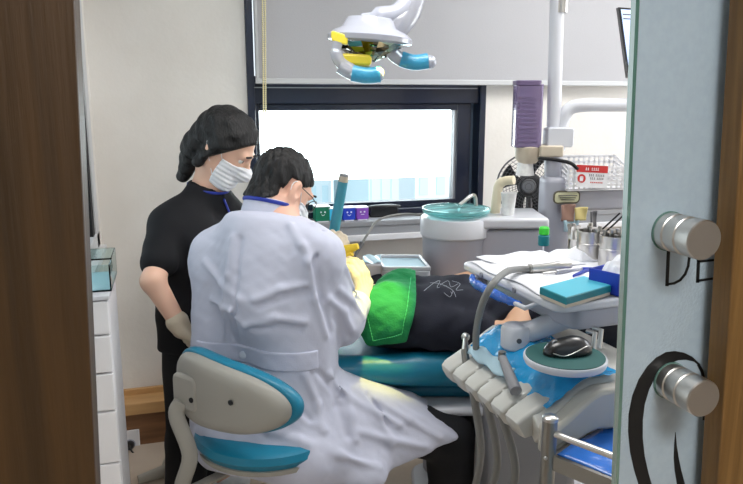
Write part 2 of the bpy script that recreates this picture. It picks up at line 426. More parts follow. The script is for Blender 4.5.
bl.part('bead_chain', beads((ca[0]+.012,ca[1],2.4), (cb[0]+.008,cb[1],cb[2]), 150), M['bead'])
bl.part('side_guide', MB().box((bx0+.004,YW-.075,bz+.02),(bx0+.014,YW-.064,2.4)), M['white_bar'], smooth=False)
# chain at the left window
ca = V(72.5,-60,2.2); cb = V(81,112,2.2)
solo('blind_cord', MB().tube(curve([ca, V(77,55,2.2), cb],30), .003, 6).tube(curve([tuple(np.array(ca)+(.012,0,0)), V(78.5,55,2.2), cb],30), .003, 6), M['white_plastic'],
     'thin white looped cord hanging at the dark seal of the left window', 'cord', cb)
# drawer cabinet behind the left jamb
cf = WY(115,380,1.70); cx1 = cf[0]; czt = WY(115,292,1.70)[2]
cab = Thing('drawer_cabinet', 'tall narrow white drawer cabinet beside the left wooden jamb', 'cabinet', (cx1-.09,1.72,0), frame='W')
cab.part('body', MB().box((XL+.005,1.70,0),(cx1,1.92,czt-.012)), M['white_plastic'], smooth=False, bevel=.003)
cab.part('top', MB().box((XL+.005,1.675,czt-.012),(cx1+.004,1.925,czt)), M['unit_light'], smooth=False, bevel=.003)
zs = [czt-.014]+[WY(117,y,1.69)[2] for y in (333,371,409,461,512,565,640)]+[.06]
for a,b in zip(zs[:-1], zs[1:]):
    cab.part('drawer', MB().box((XL+.008,1.68,b+.002),(cx1-.001,1.70,a-.002)), M['white_plastic'], smooth=False, bevel=.003)
g0 = WY(89,293,1.72); g1 = WY(110,264,1.72)
gb = Thing('glass_box', 'small clear glass box on top of the white drawer cabinet', 'box', ((g0[0]+g1[0])/2,1.78,czt), frame='W')
gl = MB(); X0,X1,Y0,Y1,Z0,Z1 = XL+.01,g1[0],1.71,1.90,czt,g1[2]
for lo,hi in (((X0,Y0,Z0),(X1,Y0+.003,Z1)),((X0,Y1-.003,Z0),(X1,Y1,Z1)),((X0,Y0,Z0),(X0+.003,Y1,Z1)),((X1-.003,Y0,Z0),(X1,Y1,Z1))): gl.box(lo,hi)
gb.part('pane', gl, M['clear_glass'], smooth=False)
gb.part('base', MB().box((X0,Y0,Z0),(X1,Y1,Z0+.004)), M['mask_blue'], smooth=False)
gb.part('lid', MB().box((X0,Y0+.06,Z1),(X1,Y1,Z1+.004)), M['clear_glass'], smooth=False)
solo('round_knob', MB().lathe([(.008,0),(.012,.004),(.012,.012),(.005,.016)], ((X0+X1)/2-.01,Y0+.06,Z0+.004)), M['dark_steel'], 'small round metal piece inside the glass box', 'knob', ((X0+X1)/2-.01,Y0+.06,Z0+.004), frame='W')
# ================================================================== frosted glass sliding door
YG = YP+.02
def edgeG(p0, p1):
    a = WY(*p0,YG); b = WY(*p1,YG); k = (b[0]-a[0])/(b[2]-a[2]); return lambda z: a[0]+k*(z-a[2])
eg0 = edgeG((639,0),(618,484)); eg = lambda z: eg0(z)-.002
door = struct('door_1', MB().prism([(eg(.02)+.003,.02),(1.25,.02),(1.25,2.15),(eg(2.15)+.003,2.15)], YG, YG+.008, lambda a,b,h:(a,h,b)), M['frosted'], smooth=False)
def dpart(name, mb, m, parent=None, **k):
    o = mesh_obj(name, mb.v, mb.f, m, (0,0,0), **k); o.parent = parent or door; return o
dpart('polished_edge', MB().prism([(eg(.02)-.001,.02),(eg(.02)+.003,.02),(eg(2.15)+.003,2.15),(eg(2.15)-.001,2.15)], YG+.0005, YG+.0085, lambda a,b,h:(a,h,b)), M['glass_edge'], smooth=False)
for (px,py) in ((668.5,231),(669.5,380)):
    c = WY(px,py,YG)
    k = dpart('standoff', MB().lathe([(.0205,.002),(.0205,.013),(.0192,.014),(.0192,.017),(.0205,.018),(.0205,.031),(.0192,.032),(.0192,.035),(.0205,.036),(.0205,.052),(.0195,.0535),(0.0001,.0535)], c, 48, (0,-1,0)), M['brushed_steel'], ang=30)
    dpart('washer', MB().lathe([(.0215,-.001),(.0215,.002)], c, 48, (0,-1,0)), M['gasket'], k)
    dpart('rear_bolt', MB().lathe([(.012,.012),(.012,.03)], c, 32, (0,1,0)), M['steel'], k)
def gpx(px,py,dy=0): w = WY(px,py,YG-dy); return (w[0], w[2])
def flat(polys, t=.0006):
    mb = MB()
    for poly in polys: mb.prism([gpx(*p) for p in poly], YG-t, YG, lambda a,b,h:(a,h,b))
    return mb
def stroke(pts, w):
    out = []
    for (x0,y0),(x1,y1) in zip(pts[:-1],pts[1:]):
        L = math.hypot(x1-x0,y1-y0); nx,ny = -(y1-y0)/L*w/2, (x1-x0)/L*w/2; ex,ey = (x1-x0)/L*w*.35,(y1-y0)/L*w*.35
        out.append([(x0+nx-ex,y0+ny-ey),(x1+nx+ex,y1+ny+ey),(x1-nx+ex,y1-ny+ey),(x0-nx-ex,y0-ny-ey)])
    return out
dpart('letter', flat(stroke([(668.5,246),(666.8,285)],3.1)+stroke([(666.8,284.3),(674,283.2),(680,280),(685,274),(688,266),(689,258),(688,250),(684,244),(678,240.5),(669,240)],2.3)), M['ink'], smooth=False)
dpart('letter', flat(stroke([(699,242),(697.4,281.5)],3.1)+stroke([(697.4,280.6),(712.5,278.5)],2.3)+stroke([(698.2,261.5),(713.5,260)],2.3)+stroke([(699,243.3),(714,242.5)],2.3)), M['ink'], smooth=False)
ro = [(700,364),(692,356.5),(684,352.6),(675,351),(666,352),(656,357.5),(647,366.5),(638.5,379.5),(632,396),(628.5,414),(628,432),(630,452),(634,470),(639,486),(646,503),(655,516)]
ri = [(700.5,367),(694,361.5),(686,359.5),(678,360),(670,363),(662,368.5),(655,377),(649,389),(644.5,404),(642.5,420),(642.5,438),(644.5,456),(648,472),(652,486),(657,500),(662,512)]
quads = [[ro[i],ro[i+1],ri[i+1],ri[i]] for i in range(len(ro)-1)]
rr = [(699,363),(703,370),(705.5,382),(706,400),(704.5,420)]; r2 = [(697,365),(700.5,372),(703,384),(703.5,400),(702.5,420)]
quads += [[rr[i],rr[i+1],r2[i+1],r2[i]] for i in range(4)]
sw = [(675.3,432),(676.5,445),(678.5,458),(681,470),(685,485),(690,500)]; s2 = [(675.1,432),(674,445),(673.6,458),(674.5,470),(677,485),(682,500)]
quads += [[sw[i],sw[i+1],s2[i+1],s2[i]] for i in range(5)]
dpart('emblem', flat(quads), M['ink'], smooth=False)
# ================================================================== things on the sill
cubes = [((315.5,331),'cube_green','green'),((329,342),'cube_cyan','cyan'),((343,356),'cube_blue','royal blue'),((356.5,369),'cube_purple','purple')]
for (a,b),mk,nm in cubes:
    yc = YW-.085; q0 = WY(a,214,yc); q1 = WY(b,214,yc); s_ = (q1[0]-q0[0])*.97; x0 = q0[0]
    t = Thing('toy_cube', f'{nm} toy cube with a little face on the window sill', 'cube', (x0+s_/2,yc+s_/2,SILLZ), 'face cubes on the window sill', frame='W')
    t.part('block', MB().box((x0,yc,SILLZ+.004),(x0+s_,yc+s_*.9,SILLZ+s_*.98)), M[mk], smooth=False, bevel=.003)
    t.part('foot_bar', MB().box((x0+.008,yc-.002,SILLZ),(x0+s_-.008,yc+s_*.8,SILLZ+.004)), M['face_white'], smooth=False)
    t.part('top_rim', MB().box((x0,yc,SILLZ+s_*.98),(x0+s_,yc+s_*.9,SILLZ+s_*.98+.004)), M['face_white'], smooth=False)
    zc = SILLZ+s_*.55
    for sx in (-1,1): t.part('eye', MB().lathe([(.004,0),(.004,.0015)], (x0+s_/2+sx*.009,yc,zc+.007),12,(0,-1,0)), M['face_white'])
    t.part('mouth', MB().tube([(x0+s_/2-.008,yc-.001,zc-.004),(x0+s_/2,yc-.001,zc-(.009 if mk!='cube_purple' else .005)),(x0+s_/2+.008,yc-.001,zc-.004)], .0014, 6), M['face_white'])
q0 = WY(366,207,YW-.02); q1 = WY(402,206,YW-.02)
solo('small_pouch', MB().ell(((q0[0]+q1[0])/2,YW-.015,SILLZ+.047),((q1[0]-q0[0])/2,.014,.012)).box((q0[0]+.02,YW-.025,SILLZ),(q1[0]-.02,YW-.005,SILLZ+.047)), M['black_plastic'], 'small black oblong object at the back of the window sill', 'pouch', ((q0[0]+q1[0])/2,YW-.015,SILLZ), frame='W', bevel=.003)
# ================================================================== view outside
solo('street_ground', MB().box((-40,4.5,-14),(60,90,-13.9)), M['lawn'], 'pale ground far below outside the window', 'ground', (0,4.5,-14), frame='W')
def tower(x, y, w, d, h, m, label, cols=5, rows=8):
    t = Thing('tower_block', label, 'building', (x,y,-13.9), 'pale buildings outside the window', frame='W')
    t.part('wall', MB().box((x-w/2,y,-13.9),(x+w/2,y+d,h)), m, smooth=False)
    t.part('roof', MB().box((x-w/2-.3,y-.3,h),(x+w/2+.3,y+d+.3,h+.5)), M['tower_white'], smooth=False)
    for i in range(cols):
        for j in range(rows):
            a = x-w/2+w*(i+.25)/cols; b = h-2-j*2.6
            if b > -6: t.part('window', MB().box((a,y-.05,b-1.4),(a+w/cols*.5,y,b)), M['window_blue'], smooth=False)
tower(7.2,40,3.6,8,9,M['tower_white'],'pale white tower block seen through the left of the pane')
tower(10.4,34,1.6,8,5,M['tower_blue'],'pale blue glass block seen in the middle of the pane',3)
tower(18.5,45,5,8,-1.5,M['tower_white'],'pale low block seen at the right of the pane',4)
# ================================================================== overhead surgical lamp
LV = 2.10
lc = V(368,45,LV); SL = LV/FPX*1.0         # metres per pixel there
lamp = Thing('surgical_lamp', 'white dental operating lamp with blue wrapped handles hanging over the patient', 'lamp', lc)
def L(px,py,dv=0): return V(px,py,LV+dv)
Rl = Matrix.Rotation(math.radians(-6),3,'Y')
def tilt(mb, c, ang): 
    R = Matrix.Rotation(ang,3,'Y'); c = Vector(c); mb.v = [tuple(c+R@(Vector(p)-c)) for p in mb.v]; return mb
hc = L(370,33)
lamp.part('housing', tilt(MB().lathe([(.118,-.022),(.122,-.012),(.108,.0),(.082,.012),(.072,.032),(.066,.04),(.03,.046),(.001,.047)], hc, 48), hc, math.radians(4)), M['pale_plastic'])
lamp.part('rim', tilt(MB().lathe([(.116,-.03),(.124,-.026),(.124,-.014),(.116,-.012)], hc, 48), hc, math.radians(4)), M['clear_plastic'])
mr = MB(); n=14                              # faceted reflector
for j in range(4):
    for i in range(n):
        a0,a1 = 2*PI*i/n, 2*PI*(i+1)/n; r0,r1 = .11-.022*j, .11-.022*(j+1)
        z0,z1 = -.03-.012*j, -.03-.012*(j+1)
        jit = random.uniform(-.006,.006)
        mr.add([(hc[0]+r0*math.cos(a0),hc[1]+r0*math.sin(a0),hc[2]+z0),(hc[0]+r0*math.cos(a1),hc[1]+r0*math.sin(a1),hc[2]+z0+jit),
                (hc[0]+r1*math.cos(a1),hc[1]+r1*math.sin(a1),hc[2]+z1),(hc[0]+r1*math.cos(a0),hc[1]+r1*math.sin(a0),hc[2]+z1+jit)],[(0,1,2,3)])
half = len(mr.f)//2
mm = lamp.part('reflector', mr, M['mirror'], smooth=False); mm.data.materials.append(M['amber_mirror']); mm.data.materials.append(M['teal_stick'])
for i,p in enumerate(mm.data.polygons): p.material_index = random.choice((0,0,1,1,2))
lamp.part('amber_filter', MB().prism(rrect(.046,.028,.008), -.006, .006, lambda a,b,h:(L(341,41)[0]+a, L(341,41)[1]-.10+h+b*.2, L(341,41)[2]+b-a*.3)), M['yellow_lens'], bevel=.003)
lb = L(356,60,-.07)
lamp.part('lower_arm', MB().tube(curve([L(338,42,-.1),L(336,52,-.1),L(341,63,-.1),L(352,70,-.1)],16), [.014]*5+[.017]*12, 14), M['clear_plastic'])
lamp.part('lens_block', tilt(MB().prism(rrect(.088,.03,.012), -.03, .03, lambda a,b,h:(lb[0]+a,lb[1]+h,lb[2]+b)), lb, .05), M['yellow_lens'], bevel=.006)
lamp.part('lens_cover', tilt(MB().prism(rrect(.096,.018,.008), -.033, .033, lambda a,b,h:(lb[0]+a,lb[1]+h,lb[2]+b-.026)), lb, .05), M['mirror'], bevel=.005)
hl = lamp.part('handle', MB().tube(curve([L(340,66,-.1),L(350,72,-.1),L(357,74,-.1)],8), [.02]*9, 16), M['clear_plastic'])
lamp.part('handle_tip', MB().ell(L(380,74.5,-.1),(.012,.02,.02)), M['clear_plastic'], hl)
lamp.part('handle_wrap', MB().tube(curve([L(352,73,-.1),L(366,75.5,-.1),L(380,74.5,-.1)],12), .0225, 18), M['cyan_wrap'], hl)
hr = lamp.part('handle', MB().tube(curve([L(392,38),L(391,50),L(397,57),L(404,61)],12), [.020]*13, 16), M['clear_plastic'])
lamp.part('handle_tip', MB().ell(L(430,62),(.019,.02,.02)), M['clear_plastic'], hr)
lamp.part('handle_wrap', MB().tube(curve([L(401,59),L(414,62.5),L(428,61)],12), [.0225]*13, 18), M['cyan_wrap'], hr)
lamp.part('arm', MB().tube(curve([L(392,36),L(399,25),L(408,12,.02),L(414,-20,.05),L(418,-110,.1),L(420,-300,.1)],24), [.034]*4+[.036]*4+[.038]*17, 18), M['clear_plastic'])
lamp.part('elbow', MB().tube(curve([L(362,20),L(382,17),L(398,14),L(412,-2,.03)],14), [.018]*3+[.03]*12, 16), M['pale_plastic'])
lamp.part('knob', MB().ell(L(401,44,-.02),(.012,.012,.01)), M['white_plastic'])
# ================================================================== dental column, arm and what hangs on it
PV = 2.75
def Q(px,py,dv=0): return V(px,py,PV+dv)
col = Thing('equipment_column', 'grey equipment column with a tall pole rising past the blind', 'column', (*Q(552,300)[:2],0))
x_,v_ = Q(552,200)[0], PV
col.part('pole', MB().cyl(Q(553,150),Q(560.5,-120),.027), M['unit_light'])
col.part('pole_collar', MB().cyl(Q(559.6,13),Q(560.6,-8),.030), M['steel'])
cl = Q(558,137)
clamp = col.part('clamp', MB().prism(rrect(.10,.075,.012), -.045,.04, lambda a,b,h:(cl[0]+a,cl[1]+h,cl[2]+b)), M['unit_light'], bevel=.004)
for dz in (-.025,0,.025): col.part('bolt', MB().lathe([(.007,0),(.007,.008)], (cl[0]+.05,cl[1]-.01,cl[2]+dz),12,(1,0,0)), M['steel'], clamp)
col.part('upper_pipe', MB().tube(curve([Q(558,150),Q(563,120),Q(571,108),Q(588,105),Q(612,105,.03),Q(640,105,.06),Q(690,105,.1)],36), .026, 18), M['unit_light'])
col.part('hub', MB().box((x_-.07,v_-.06,Q(552,156)[2]),(x_+.02,v_+.05,cl[2]-.03)), M['bottle_beige'], bevel=.006)
cz0 = Q(552,176)[2]
col.part('neck', MB().cyl(Q(553,184),Q(553,148),.033), M['unit_grey'])
b0, b1 = Q(541,180), Q(571,180)
col.part('post', MB().prism(rrect(b1[0]-b0[0],.13,.045), 0, cz0, lambda a,b,h:((b0[0]+b1[0])/2+a, v_+b, h)), M['unit_grey'], bevel=.02, seg=4)
a0 = Q(560,192); a1 = Q(700,206,.12)
zt,zb = Q(590,187)[2], Q(590,209)[2]
col.part('swing_arm', MB().prism(rrect(.55,zt-zb,.03), -.055,.055, lambda a,b,h:(a0[0]+.275+a, v_-.02+h+(a+.275)*.2, (zt+zb)/2+b)), M['unit_grey'], bevel=.012, seg=3)
pc = Q(563,198,-.108)
pp = col.part('name_plate', MB().prism(rrect(.108,.05,.018), 0,.008, lambda a,b,h:(pc[0]+.02+a, pc[1]+h+.01+(a+.05)*.2, pc[2]+b)), M['plate_rim'])
pq = col.part('plate_face', MB().prism(rrect(.096,.038,.012), -.001,.003, lambda a,b,h:(pc[0]+.02+a, pc[1]-.001+h+.01+(a+.05)*.2, pc[2]+b)), M['plate_label'], pp)
pm = MB()
for k,w in ((.008,.07),(0,.06),(-.008,.05)): pm.box((pc[0]+.02-w/2,pc[1]+.016-.012-w*.05,pc[2]+k-.001),(pc[0]+.02+w/2,pc[1]+.02-.01,pc[2]+k+.001))
col.part('plate_print', pm, M['dark_print'], pq, smooth=False)
# cables by the column
for i,pts in enumerate(([Q(538,158,-.09),Q(556,160,-.09),Q(570,163,-.1),Q(578,169,-.1)],[Q(620,213,-.1),Q(606,226,-.08),Q(592,238,-.06),Q(583,246,-.05)],[Q(626,213,-.1),Q(610,228,-.08),Q(596,240,-.06),Q(588,247,-.05)])):
    solo('cable', MB().tube(curve(pts,20), .007 if i==0 else .0035, 8), M['black_plastic'], ['thick black cable running from the column clamp to the red sign','upper thin black cable slanting down right of the column','lower thin black cable slanting down right of the column'][i], 'cable', pts[0])
# white perforated basket with the red sign
BA = (.985,.17,0); 
k0 = Q(566,191,-.07); bw = .24
bk = Thing('plastic_basket', 'white perforated plastic basket standing on the swing arm behind the red sign', 'basket', (k0[0]+.12,k0[1]+.02,zt))
def bf(a,b,h): return (k0[0]+a, k0[1]+a*.2+b-.03, zt+h)
bh = Q(566,158,0)[2]-zt
def wallgrid(fn, nu, nv):                   # a wall with square holes
    mb = MB()
    for i in range(nu+1): mb.v, mb.f = mb.v, mb.f; mb.add([fn(i/nu-.016,0),fn(i/nu+.016,0),fn(i/nu+.016,1),fn(i/nu-.016,1)],[(0,1,2,3)])
    for j in range(nv+1): mb.add([fn(0,j/nv-.05),fn(1,j/nv-.05),fn(1,j/nv+.05),fn(0,j/nv+.05)],[(0,1,2,3)])
    return mb
for nm,fn,nu in (('front_wall',lambda s,t:bf(bw*s,0,bh*(.72*t)),11),('back_wall',lambda s,t:bf(bw*s,.16,bh*t),11),('side_wall',lambda s,t:bf(0,.16*s,bh*t*(.72+.28*s)),7),('side_wall',lambda s,t:bf(bw,.16*s,bh*t*(.72+.28*s)),7)):
    o = bk.part(nm, wallgrid(fn,nu,5), M['white_plastic'], smooth=False)
    m_ = o.modifiers.new('thick','SOLIDIFY'); m_.thickness = .003
bk.part('base', MB().prism([(0,0),(bw,0),(bw,.16),(0,.16)], 0,.004, lambda a,b,h: bf(a,b,h)), M['white_plastic'], smooth=False)
sg = Thing('notice_sign', 'small white notice with a red header and red round hand symbol on the basket', 'sign', bf(.09,-.012,0))
def sf(a,b,h): p = bf(a,-.006-h,b); return p
s0 = .028; sw_ = .125; sz0 = .012; sz1 = .095
rotS = -.06
def sg2(a,b,h): return sf(s0+a, sz0+b+rotS*a, h)
sg.part('board', MB().prism([(0,0),(sw_,0),(sw_,sz1-sz0),(0,sz1-sz0)], 0,.003, sg2), M['white_plastic'], smooth=False)
hd = sg.part('header', MB().prism([(-.002,.058),(sw_,.058),(sw_,.085),(-.002,.085)], .003,.0042, sg2), M['red_print'], smooth=False)
tx = MB()
for i,a in enumerate((.034,.042,.058,.066,.074,.082)):
    tx.prism([(a,.066),(a+.0055,.066),(a+.0055,.0685),(a,.0685)], .0042,.0048, sg2); tx.prism([(a+.0005,.0715),(a+.005,.0715),(a+.005,.0735),(a+.0005,.0735)], .0042,.0048, sg2); tx.prism([(a+.002,.0665),(a+.0035,.0665),(a+.0035,.077),(a+.002,.077)], .0042,.0048, sg2)
sg.part('header_text', tx, M['face_white'], hd, smooth=False)
ci = [(.02+.0165*math.cos(2*PI*k/28), .034+.0165*math.sin(2*PI*k/28)) for k in range(28)]
em = sg.part('symbol_disc', MB().prism(ci, .003,.0042, sg2), M['red_print'], smooth=False)
hm = MB().prism([(.013,.024),(.025,.024),(.027,.036),(.013,.036)], .0042,.0048, sg2)
for k in range(4): hm.prism([(.0133+k*.0034,.036),(.0160+k*.0034,.036),(.0160+k*.0034,.044-abs(k-1.5)*.0016),(.0133+k*.0034,.044-abs(k-1.5)*.0016)], .0042,.0048, sg2)
sg.part('hand_symbol', hm, M['face_white'], em, smooth=False)
tx = MB()
for row,(a0_,n_) in enumerate(((.05,8),(.055,7))):
    for i in range(n_):
        a = a0_+i*.0075+(.004 if i>2 else 0); b = .044-row*.012
        tx.prism([(a,b),(a+.005,b),(a+.005,b+.002),(a,b+.002)], .003,.0036, sg2); tx.prism([(a+.001,b+.0035),(a+.004,b+.0035),(a+.004,b+.0075),(a+.001,b+.0075)], .003,.0036, sg2)
sg.part('notice_text', tx, M['dark_print'], smooth=False)
tx = MB()
for i in range(7): a = .056+i*.0075; tx.prism([(a,.018),(a+.005,.018),(a+.005,.0225),(a,.0225)], .003,.0036, sg2)
sg.part('red_text', tx, M['red_print'], smooth=False)
# monitor behind the glass door
mo = Thing('monitor', 'black framed monitor at the top right beside the glass edge', 'monitor', Q(632,40,.0))
def mf(a,b,h): p = Q(622,6,0); return (p[0]+a*.93+b*-.08*-1, p[1]+a*.36-h, p[2]-b)
def mf(a,b,h):
    t = Q(618.5,7,0); bt = Q(628,78,0)
    return (t[0]+(bt[0]-t[0])*b+a*.9, t[1]+a*.4+h, t[2]+(bt[2]-t[2])*b)
mo.part('bezel', MB().prism([(0,0),(.46,0),(.46,1),(0,1)], 0,.03, mf), M['black_plastic'], smooth=False, bevel=.003)
mo.part('display', MB().prism([(.010,.03),(.45,.03),(.45,.96),(.010,.96)], -.0015,.0, mf), M['screen'], smooth=False)
tx = MB()
for r in range(2): tx.prism([(.016,.09+.06*r),(.13-.03*r,.09+.06*r),(.13-.03*r,.105+.06*r),(.016,.105+.06*r)], -.0025,-.0015, mf)
mo.part('screen_text', tx, M['dark_print'], smooth=False)
pe = Q(690,105,.1)
mo.part('mount', MB().tube([mf(.23,.55,.03), (mf(.23,.55,.03)[0],pe[1],mf(.23,.55,.03)[2]), (mf(.23,.55,.03)[0],pe[1],pe[2])], .02, 14), M['unit_grey'])
# purple cup dispenser on the column
dp = Thing('cup_dispenser', 'tall translucent purple cup dispenser with beige foot clamped to the column', 'dispenser', Q(527,165))
def dbox(x0,x1,y0,y1,dep,m,nm,r=.015,parent=None,dv=0):
    p,q = Q(x0,y0,dv),Q(x1,y1,dv)
    return dp.part(nm, MB().prism(rrect(q[0]-p[0],dep,r), q[2],p[2], lambda a,b,h:((p[0]+q[0])/2+a, PV+dv+b, h)), m, parent, bevel=.003)
dbox(515,539,84,147,.09,M['purple_clear'],'tube')
dbox(514.5,539.5,80.5,86,.095,M['purple_rib'],'cap')
rb_ = MB()
for i in range(11):
    y = 97+i*4.4; p,q = Q(517.5,y,-.047),Q(536.5,y+1.7,-.047); rb_.box((p[0],p[1],q[2]),(q[0],p[1]+.003,p[2]))
dp.part('rib_panel', rb_, M['purple_rib'], smooth=False)
p,q = Q(528,147),Q(528,163)
dp.part('foot', MB().lathe([(.034,q[2]-p[2]),(.047,(q[2]-p[2])*.7),(.052,0),(.044,.004)], p, 32), M['bottle_beige'])
pt = Q(525,172); pb = Q(525,163)
dp.part('paper_cup', MB().lathe([(.036,0),(.03,.035),(.03,.05)], (pt[0],PV,pt[2]-.012), 32), M['paper_cup'])
# ================================================================== spittoon unit
SV = 2.62
sc = V(456,212,SV); rz = sc[2]
sp_ = Thing('spittoon_unit', 'grey spittoon unit with a glass bowl behind the patient', 'spittoon', (sc[0],SV,0))
rr_ = 34.5*SV/FPX
sp_.part('column', MB().lathe([(rr_*.85,0),(rr_*.85,.55),(rr_*.93,.72),(rr_*.97,rz-.10),(rr_*1.0,rz-.088)], (sc[0],SV,0), 56), M['unit_grey'])
sp_.part('collar', MB().lathe([(rr_*1.0,-.088),(rr_*1.04,-.082),(rr_*1.04,-.022),(rr_*1.0,-.015),(rr_*.5,-.015)], (sc[0],SV,rz), 56), M['unit_light'])
sp_.part('glass_bowl', MB().lathe([(rr_*.3,-.012),(rr_*.8,-.012),(rr_*.97,.0),(rr_*1.0,.012),(rr_*.97,.014),(rr_*.93,.004),(rr_*.76,-.006),(rr_*.02,-.006)], (sc[0],SV,rz), 56), M['aqua_glass'])
sp_.part('bowl_rim', MB().lathe([(rr_*.97,.012),(rr_*1.0,.012),(rr_*1.0,.017),(rr_*.97,.017)], (sc[0],SV,rz), 56, cap=False), M['aqua_glass'])
sp_.part('spout', MB().tube(curve([V(476,206,SV+.02),V(475.5,199,SV+.02),V(474,195.5,SV+.02),V(471,196,SV),V(465,201,SV-.02),V(460,205,SV-.03)],24), .0075, 12), M['steel'])
d0 = V(486,222,SV); d1 = V(541,212,SV+.04)
dk = lambda z0,z1: MB().prism([(sc[0]+.02,SV-.10),(d1[0],SV-.10),(d1[0],SV+.16),(sc[0]+.02,SV+.16)], z0, z1)
sp_.part('deck', dk(rz-.05,rz-.008), M['unit_light'], bevel=.012, seg=3)
sp_.part('cabinet_body', MB().prism([(sc[0]+.03,SV-.085),(d1[0]-.01,SV-.085),(d1[0]-.01,SV+.15),(sc[0]+.03,SV+.15)], 0, rz-.055), M['unit_grey'], bevel=.01)
ft = V(503,206,SV+.03)
sp_.part('cup_filler', MB().tube(curve([(ft[0]-.03,SV+.03,rz-.01),V(497,195,SV+.03),V(499,185,SV+.03),V(505,181,SV+.02),V(514,180,SV)],20), [.019]*14+[.017]*7, 14), M['cream'])
cu = V(508,216,SV-.02)
solo('paper_cup', MB().lathe([(.021,0),(.029,.082),(.0305,.084),(.0285,.084),(.0205,.004),(.001,.003)], (cu[0],SV-.02,rz-.008), 32), M['paper_cup'], 'white paper cup standing under the cream cup filler', 'cup', (cu[0],SV-.02,rz-.008))
# fan behind
fv = 2.98
fc = V(529,186,fv)
fan = Thing('electric_fan', 'dark electric fan with a wire mesh guard behind the cup dispenser', 'fan', (fc[0],fv,0))
fr_ = 32*fv/FPX
gd = MB(); fnv = Vector((-.25,-.95,.05)).normalized(); e1 = Vector((.95,-.25,0)).normalized(); e2 = fnv.cross(e1)
FC = Vector(fc)
for k in range(1,11):
    r = fr_*k/10; dz = .05*(1-(k/10)**2)
    gd.tube([FC+fnv*dz+(e1*math.cos(2*PI*i/36)+e2*math.sin(2*PI*i/36))*r for i in range(36)], .0012 if k<10 else .004, 5, closed=True)
for k in range(40):
    a = 2*PI*k/40; gd.tube([FC+fnv*(.05*(1-t*t))+(e1*math.cos(a+.5*t)+e2*math.sin(a+.5*t))*fr_*t for t in (.18,.4,.6,.8,1)], .001, 4)
fan.part('guard', gd, M['dark_grey'])
for k in range(5):
    a = 2*PI*k/5+.3; bl_ = MB()
    f_ = lambda u,w: tuple(FC-fnv*(.02+.03*(w-.5))+(e1*math.cos(a+(w-.5)*(.5+.5*u))+e2*math.sin(a+(w-.5)*(.5+.5*u)))*fr_*(.22+.68*u))
    o = fan.part('blade', bl_.grid(f_,6,6), M['matte_black']); o.modifiers.new('t','SOLIDIFY').thickness = .003
fan.part('hub', MB().lathe([(.03,-.02),(.03,.035),(.022,.048),(.001,.05)], fc, 24, tuple(fnv)), M['mid_grey'])
fan.part('motor', MB().lathe([(.05,-.12),(.055,-.05),(.04,-.02)], fc, 24, tuple(fnv)), M['matte_black'])
bq = FC-fnv*.08
fan.part('stand', MB().cyl((bq.x,bq.y,.03),(bq.x,bq.y,bq.z-.04),.014), M['dark_grey'])
fan.part('foot', MB().lathe([(.13,0),(.13,.02),(.03,.035)], (bq.x,bq.y,0), 32), M['dark_grey'])
# ================================================================== instrument tray over the patient's lap
TZ = 1.06
At, Bt = Vector(Z(466,262,TZ)), Vector(Z(560,304,TZ))
ta = (Bt-At).normalized(); tb = Vector((-ta.y,ta.x,0)); LA = (Bt-At).length; LB = .50
def T(a,b,h=0): p = At+ta*a+tb*b; return (p.x,p.y,TZ+h)
def rpoly(a0,a1,b0,b1,r): return [((a0+a1)/2+x,(b0+b1)/2+y) for x,y in rrect(a1-a0,b1-b0,r)]
tr = Thing('instrument_tray', 'pale grey instrument tray table over the patient covered in white paper', 'tray', T(LA/2,LB/2,-.06))
tr.part('rim', MB().prism(rpoly(-.012,LA+.012,-.012,LB+.012,.03), -.02,0, lambda a,b,h:T(a,b,h)), M['unit_light'], bevel=.006, seg=3)
tr.part('body', MB().prism(rpoly(.03,LA-.003,.04,LB-.006,.03), -.070,-.02, lambda a,b,h:T(a,b,h)), M['unit_grey'], bevel=.008, seg=3)
for b in (.05,.12): pass
for a in (.11,.27): tr.part('button', MB().lathe([(.007,0),(.007,.004)], T(a,-.0115,-.010), 12, tuple(-tb)), M['mid_grey'])
wr = curve([T(.07,-.018,-.022),T(.10,-.028,-.032),T(.19,-.03,-.034),T(.27,-.028,-.034),T(.31,-.02,-.034)],30)
rs = [.008+.004*math.sin(PI*i/(len(wr)-1))+random.uniform(-.0015,.002) for i in range(len(wr))]
hb = tr.part('handle', MB().tube([T(.07,.01,-.015),T(.08,-.026,-.033),T(.34,-.026,-.034),T(.36,.01,-.015)], .006, 10), M['unit_light'])
tr.part('film_wrap', MB().tube(wr, rs, 12), M['blue_wrap'], hb)
def paper_fn(a0,a1,b0,b1,amp,seed,lift=.004):
    def f(s,t):
        a,b = a0+(a1-a0)*s, b0+(b1-b0)*t
        n = math.sin(a*23+seed+2*math.sin(b*17))*math.sin(b*19+seed*2+1.5*math.sin(a*13))
        n2 = abs(math.sin(a*41+b*29+seed*3))
        e_ = min(s,1-s,t,1-t)
        return T(a+.006*math.sin(b*31+seed),b+.008*math.sin(a*27+seed),lift+amp*(.5+.5*n)*min(1,e_*8)+amp*.3*n2*min(1,e_*10))
    return f
def paper(name, label, cat, args, m, n=40):
    f = paper_fn(*args); c = f(.5,.5)
    o = solo(name, MB().grid(f,n,n), m, label, cat, (c[0],c[1],TZ)); o.modifiers.new('t','SOLIDIFY').thickness = .0012; return o
paper('paper_sheet', 'white crumpled paper sheet covering the instrument tray', 'paper', (.005,.37,.0,.42,.007,1.0), M['paper'])
paper('paper_napkin', 'folded white napkin lying on the left end of the tray paper', 'napkin', (.0,.18,.04,.26,.010,4.0,.012), M['paper'])
paper('paper_napkin', 'rumpled white napkin at the back of the tray before the canisters', 'napkin', (.02,.16,.26,.42,.035,2.6,.010), M['paper'])
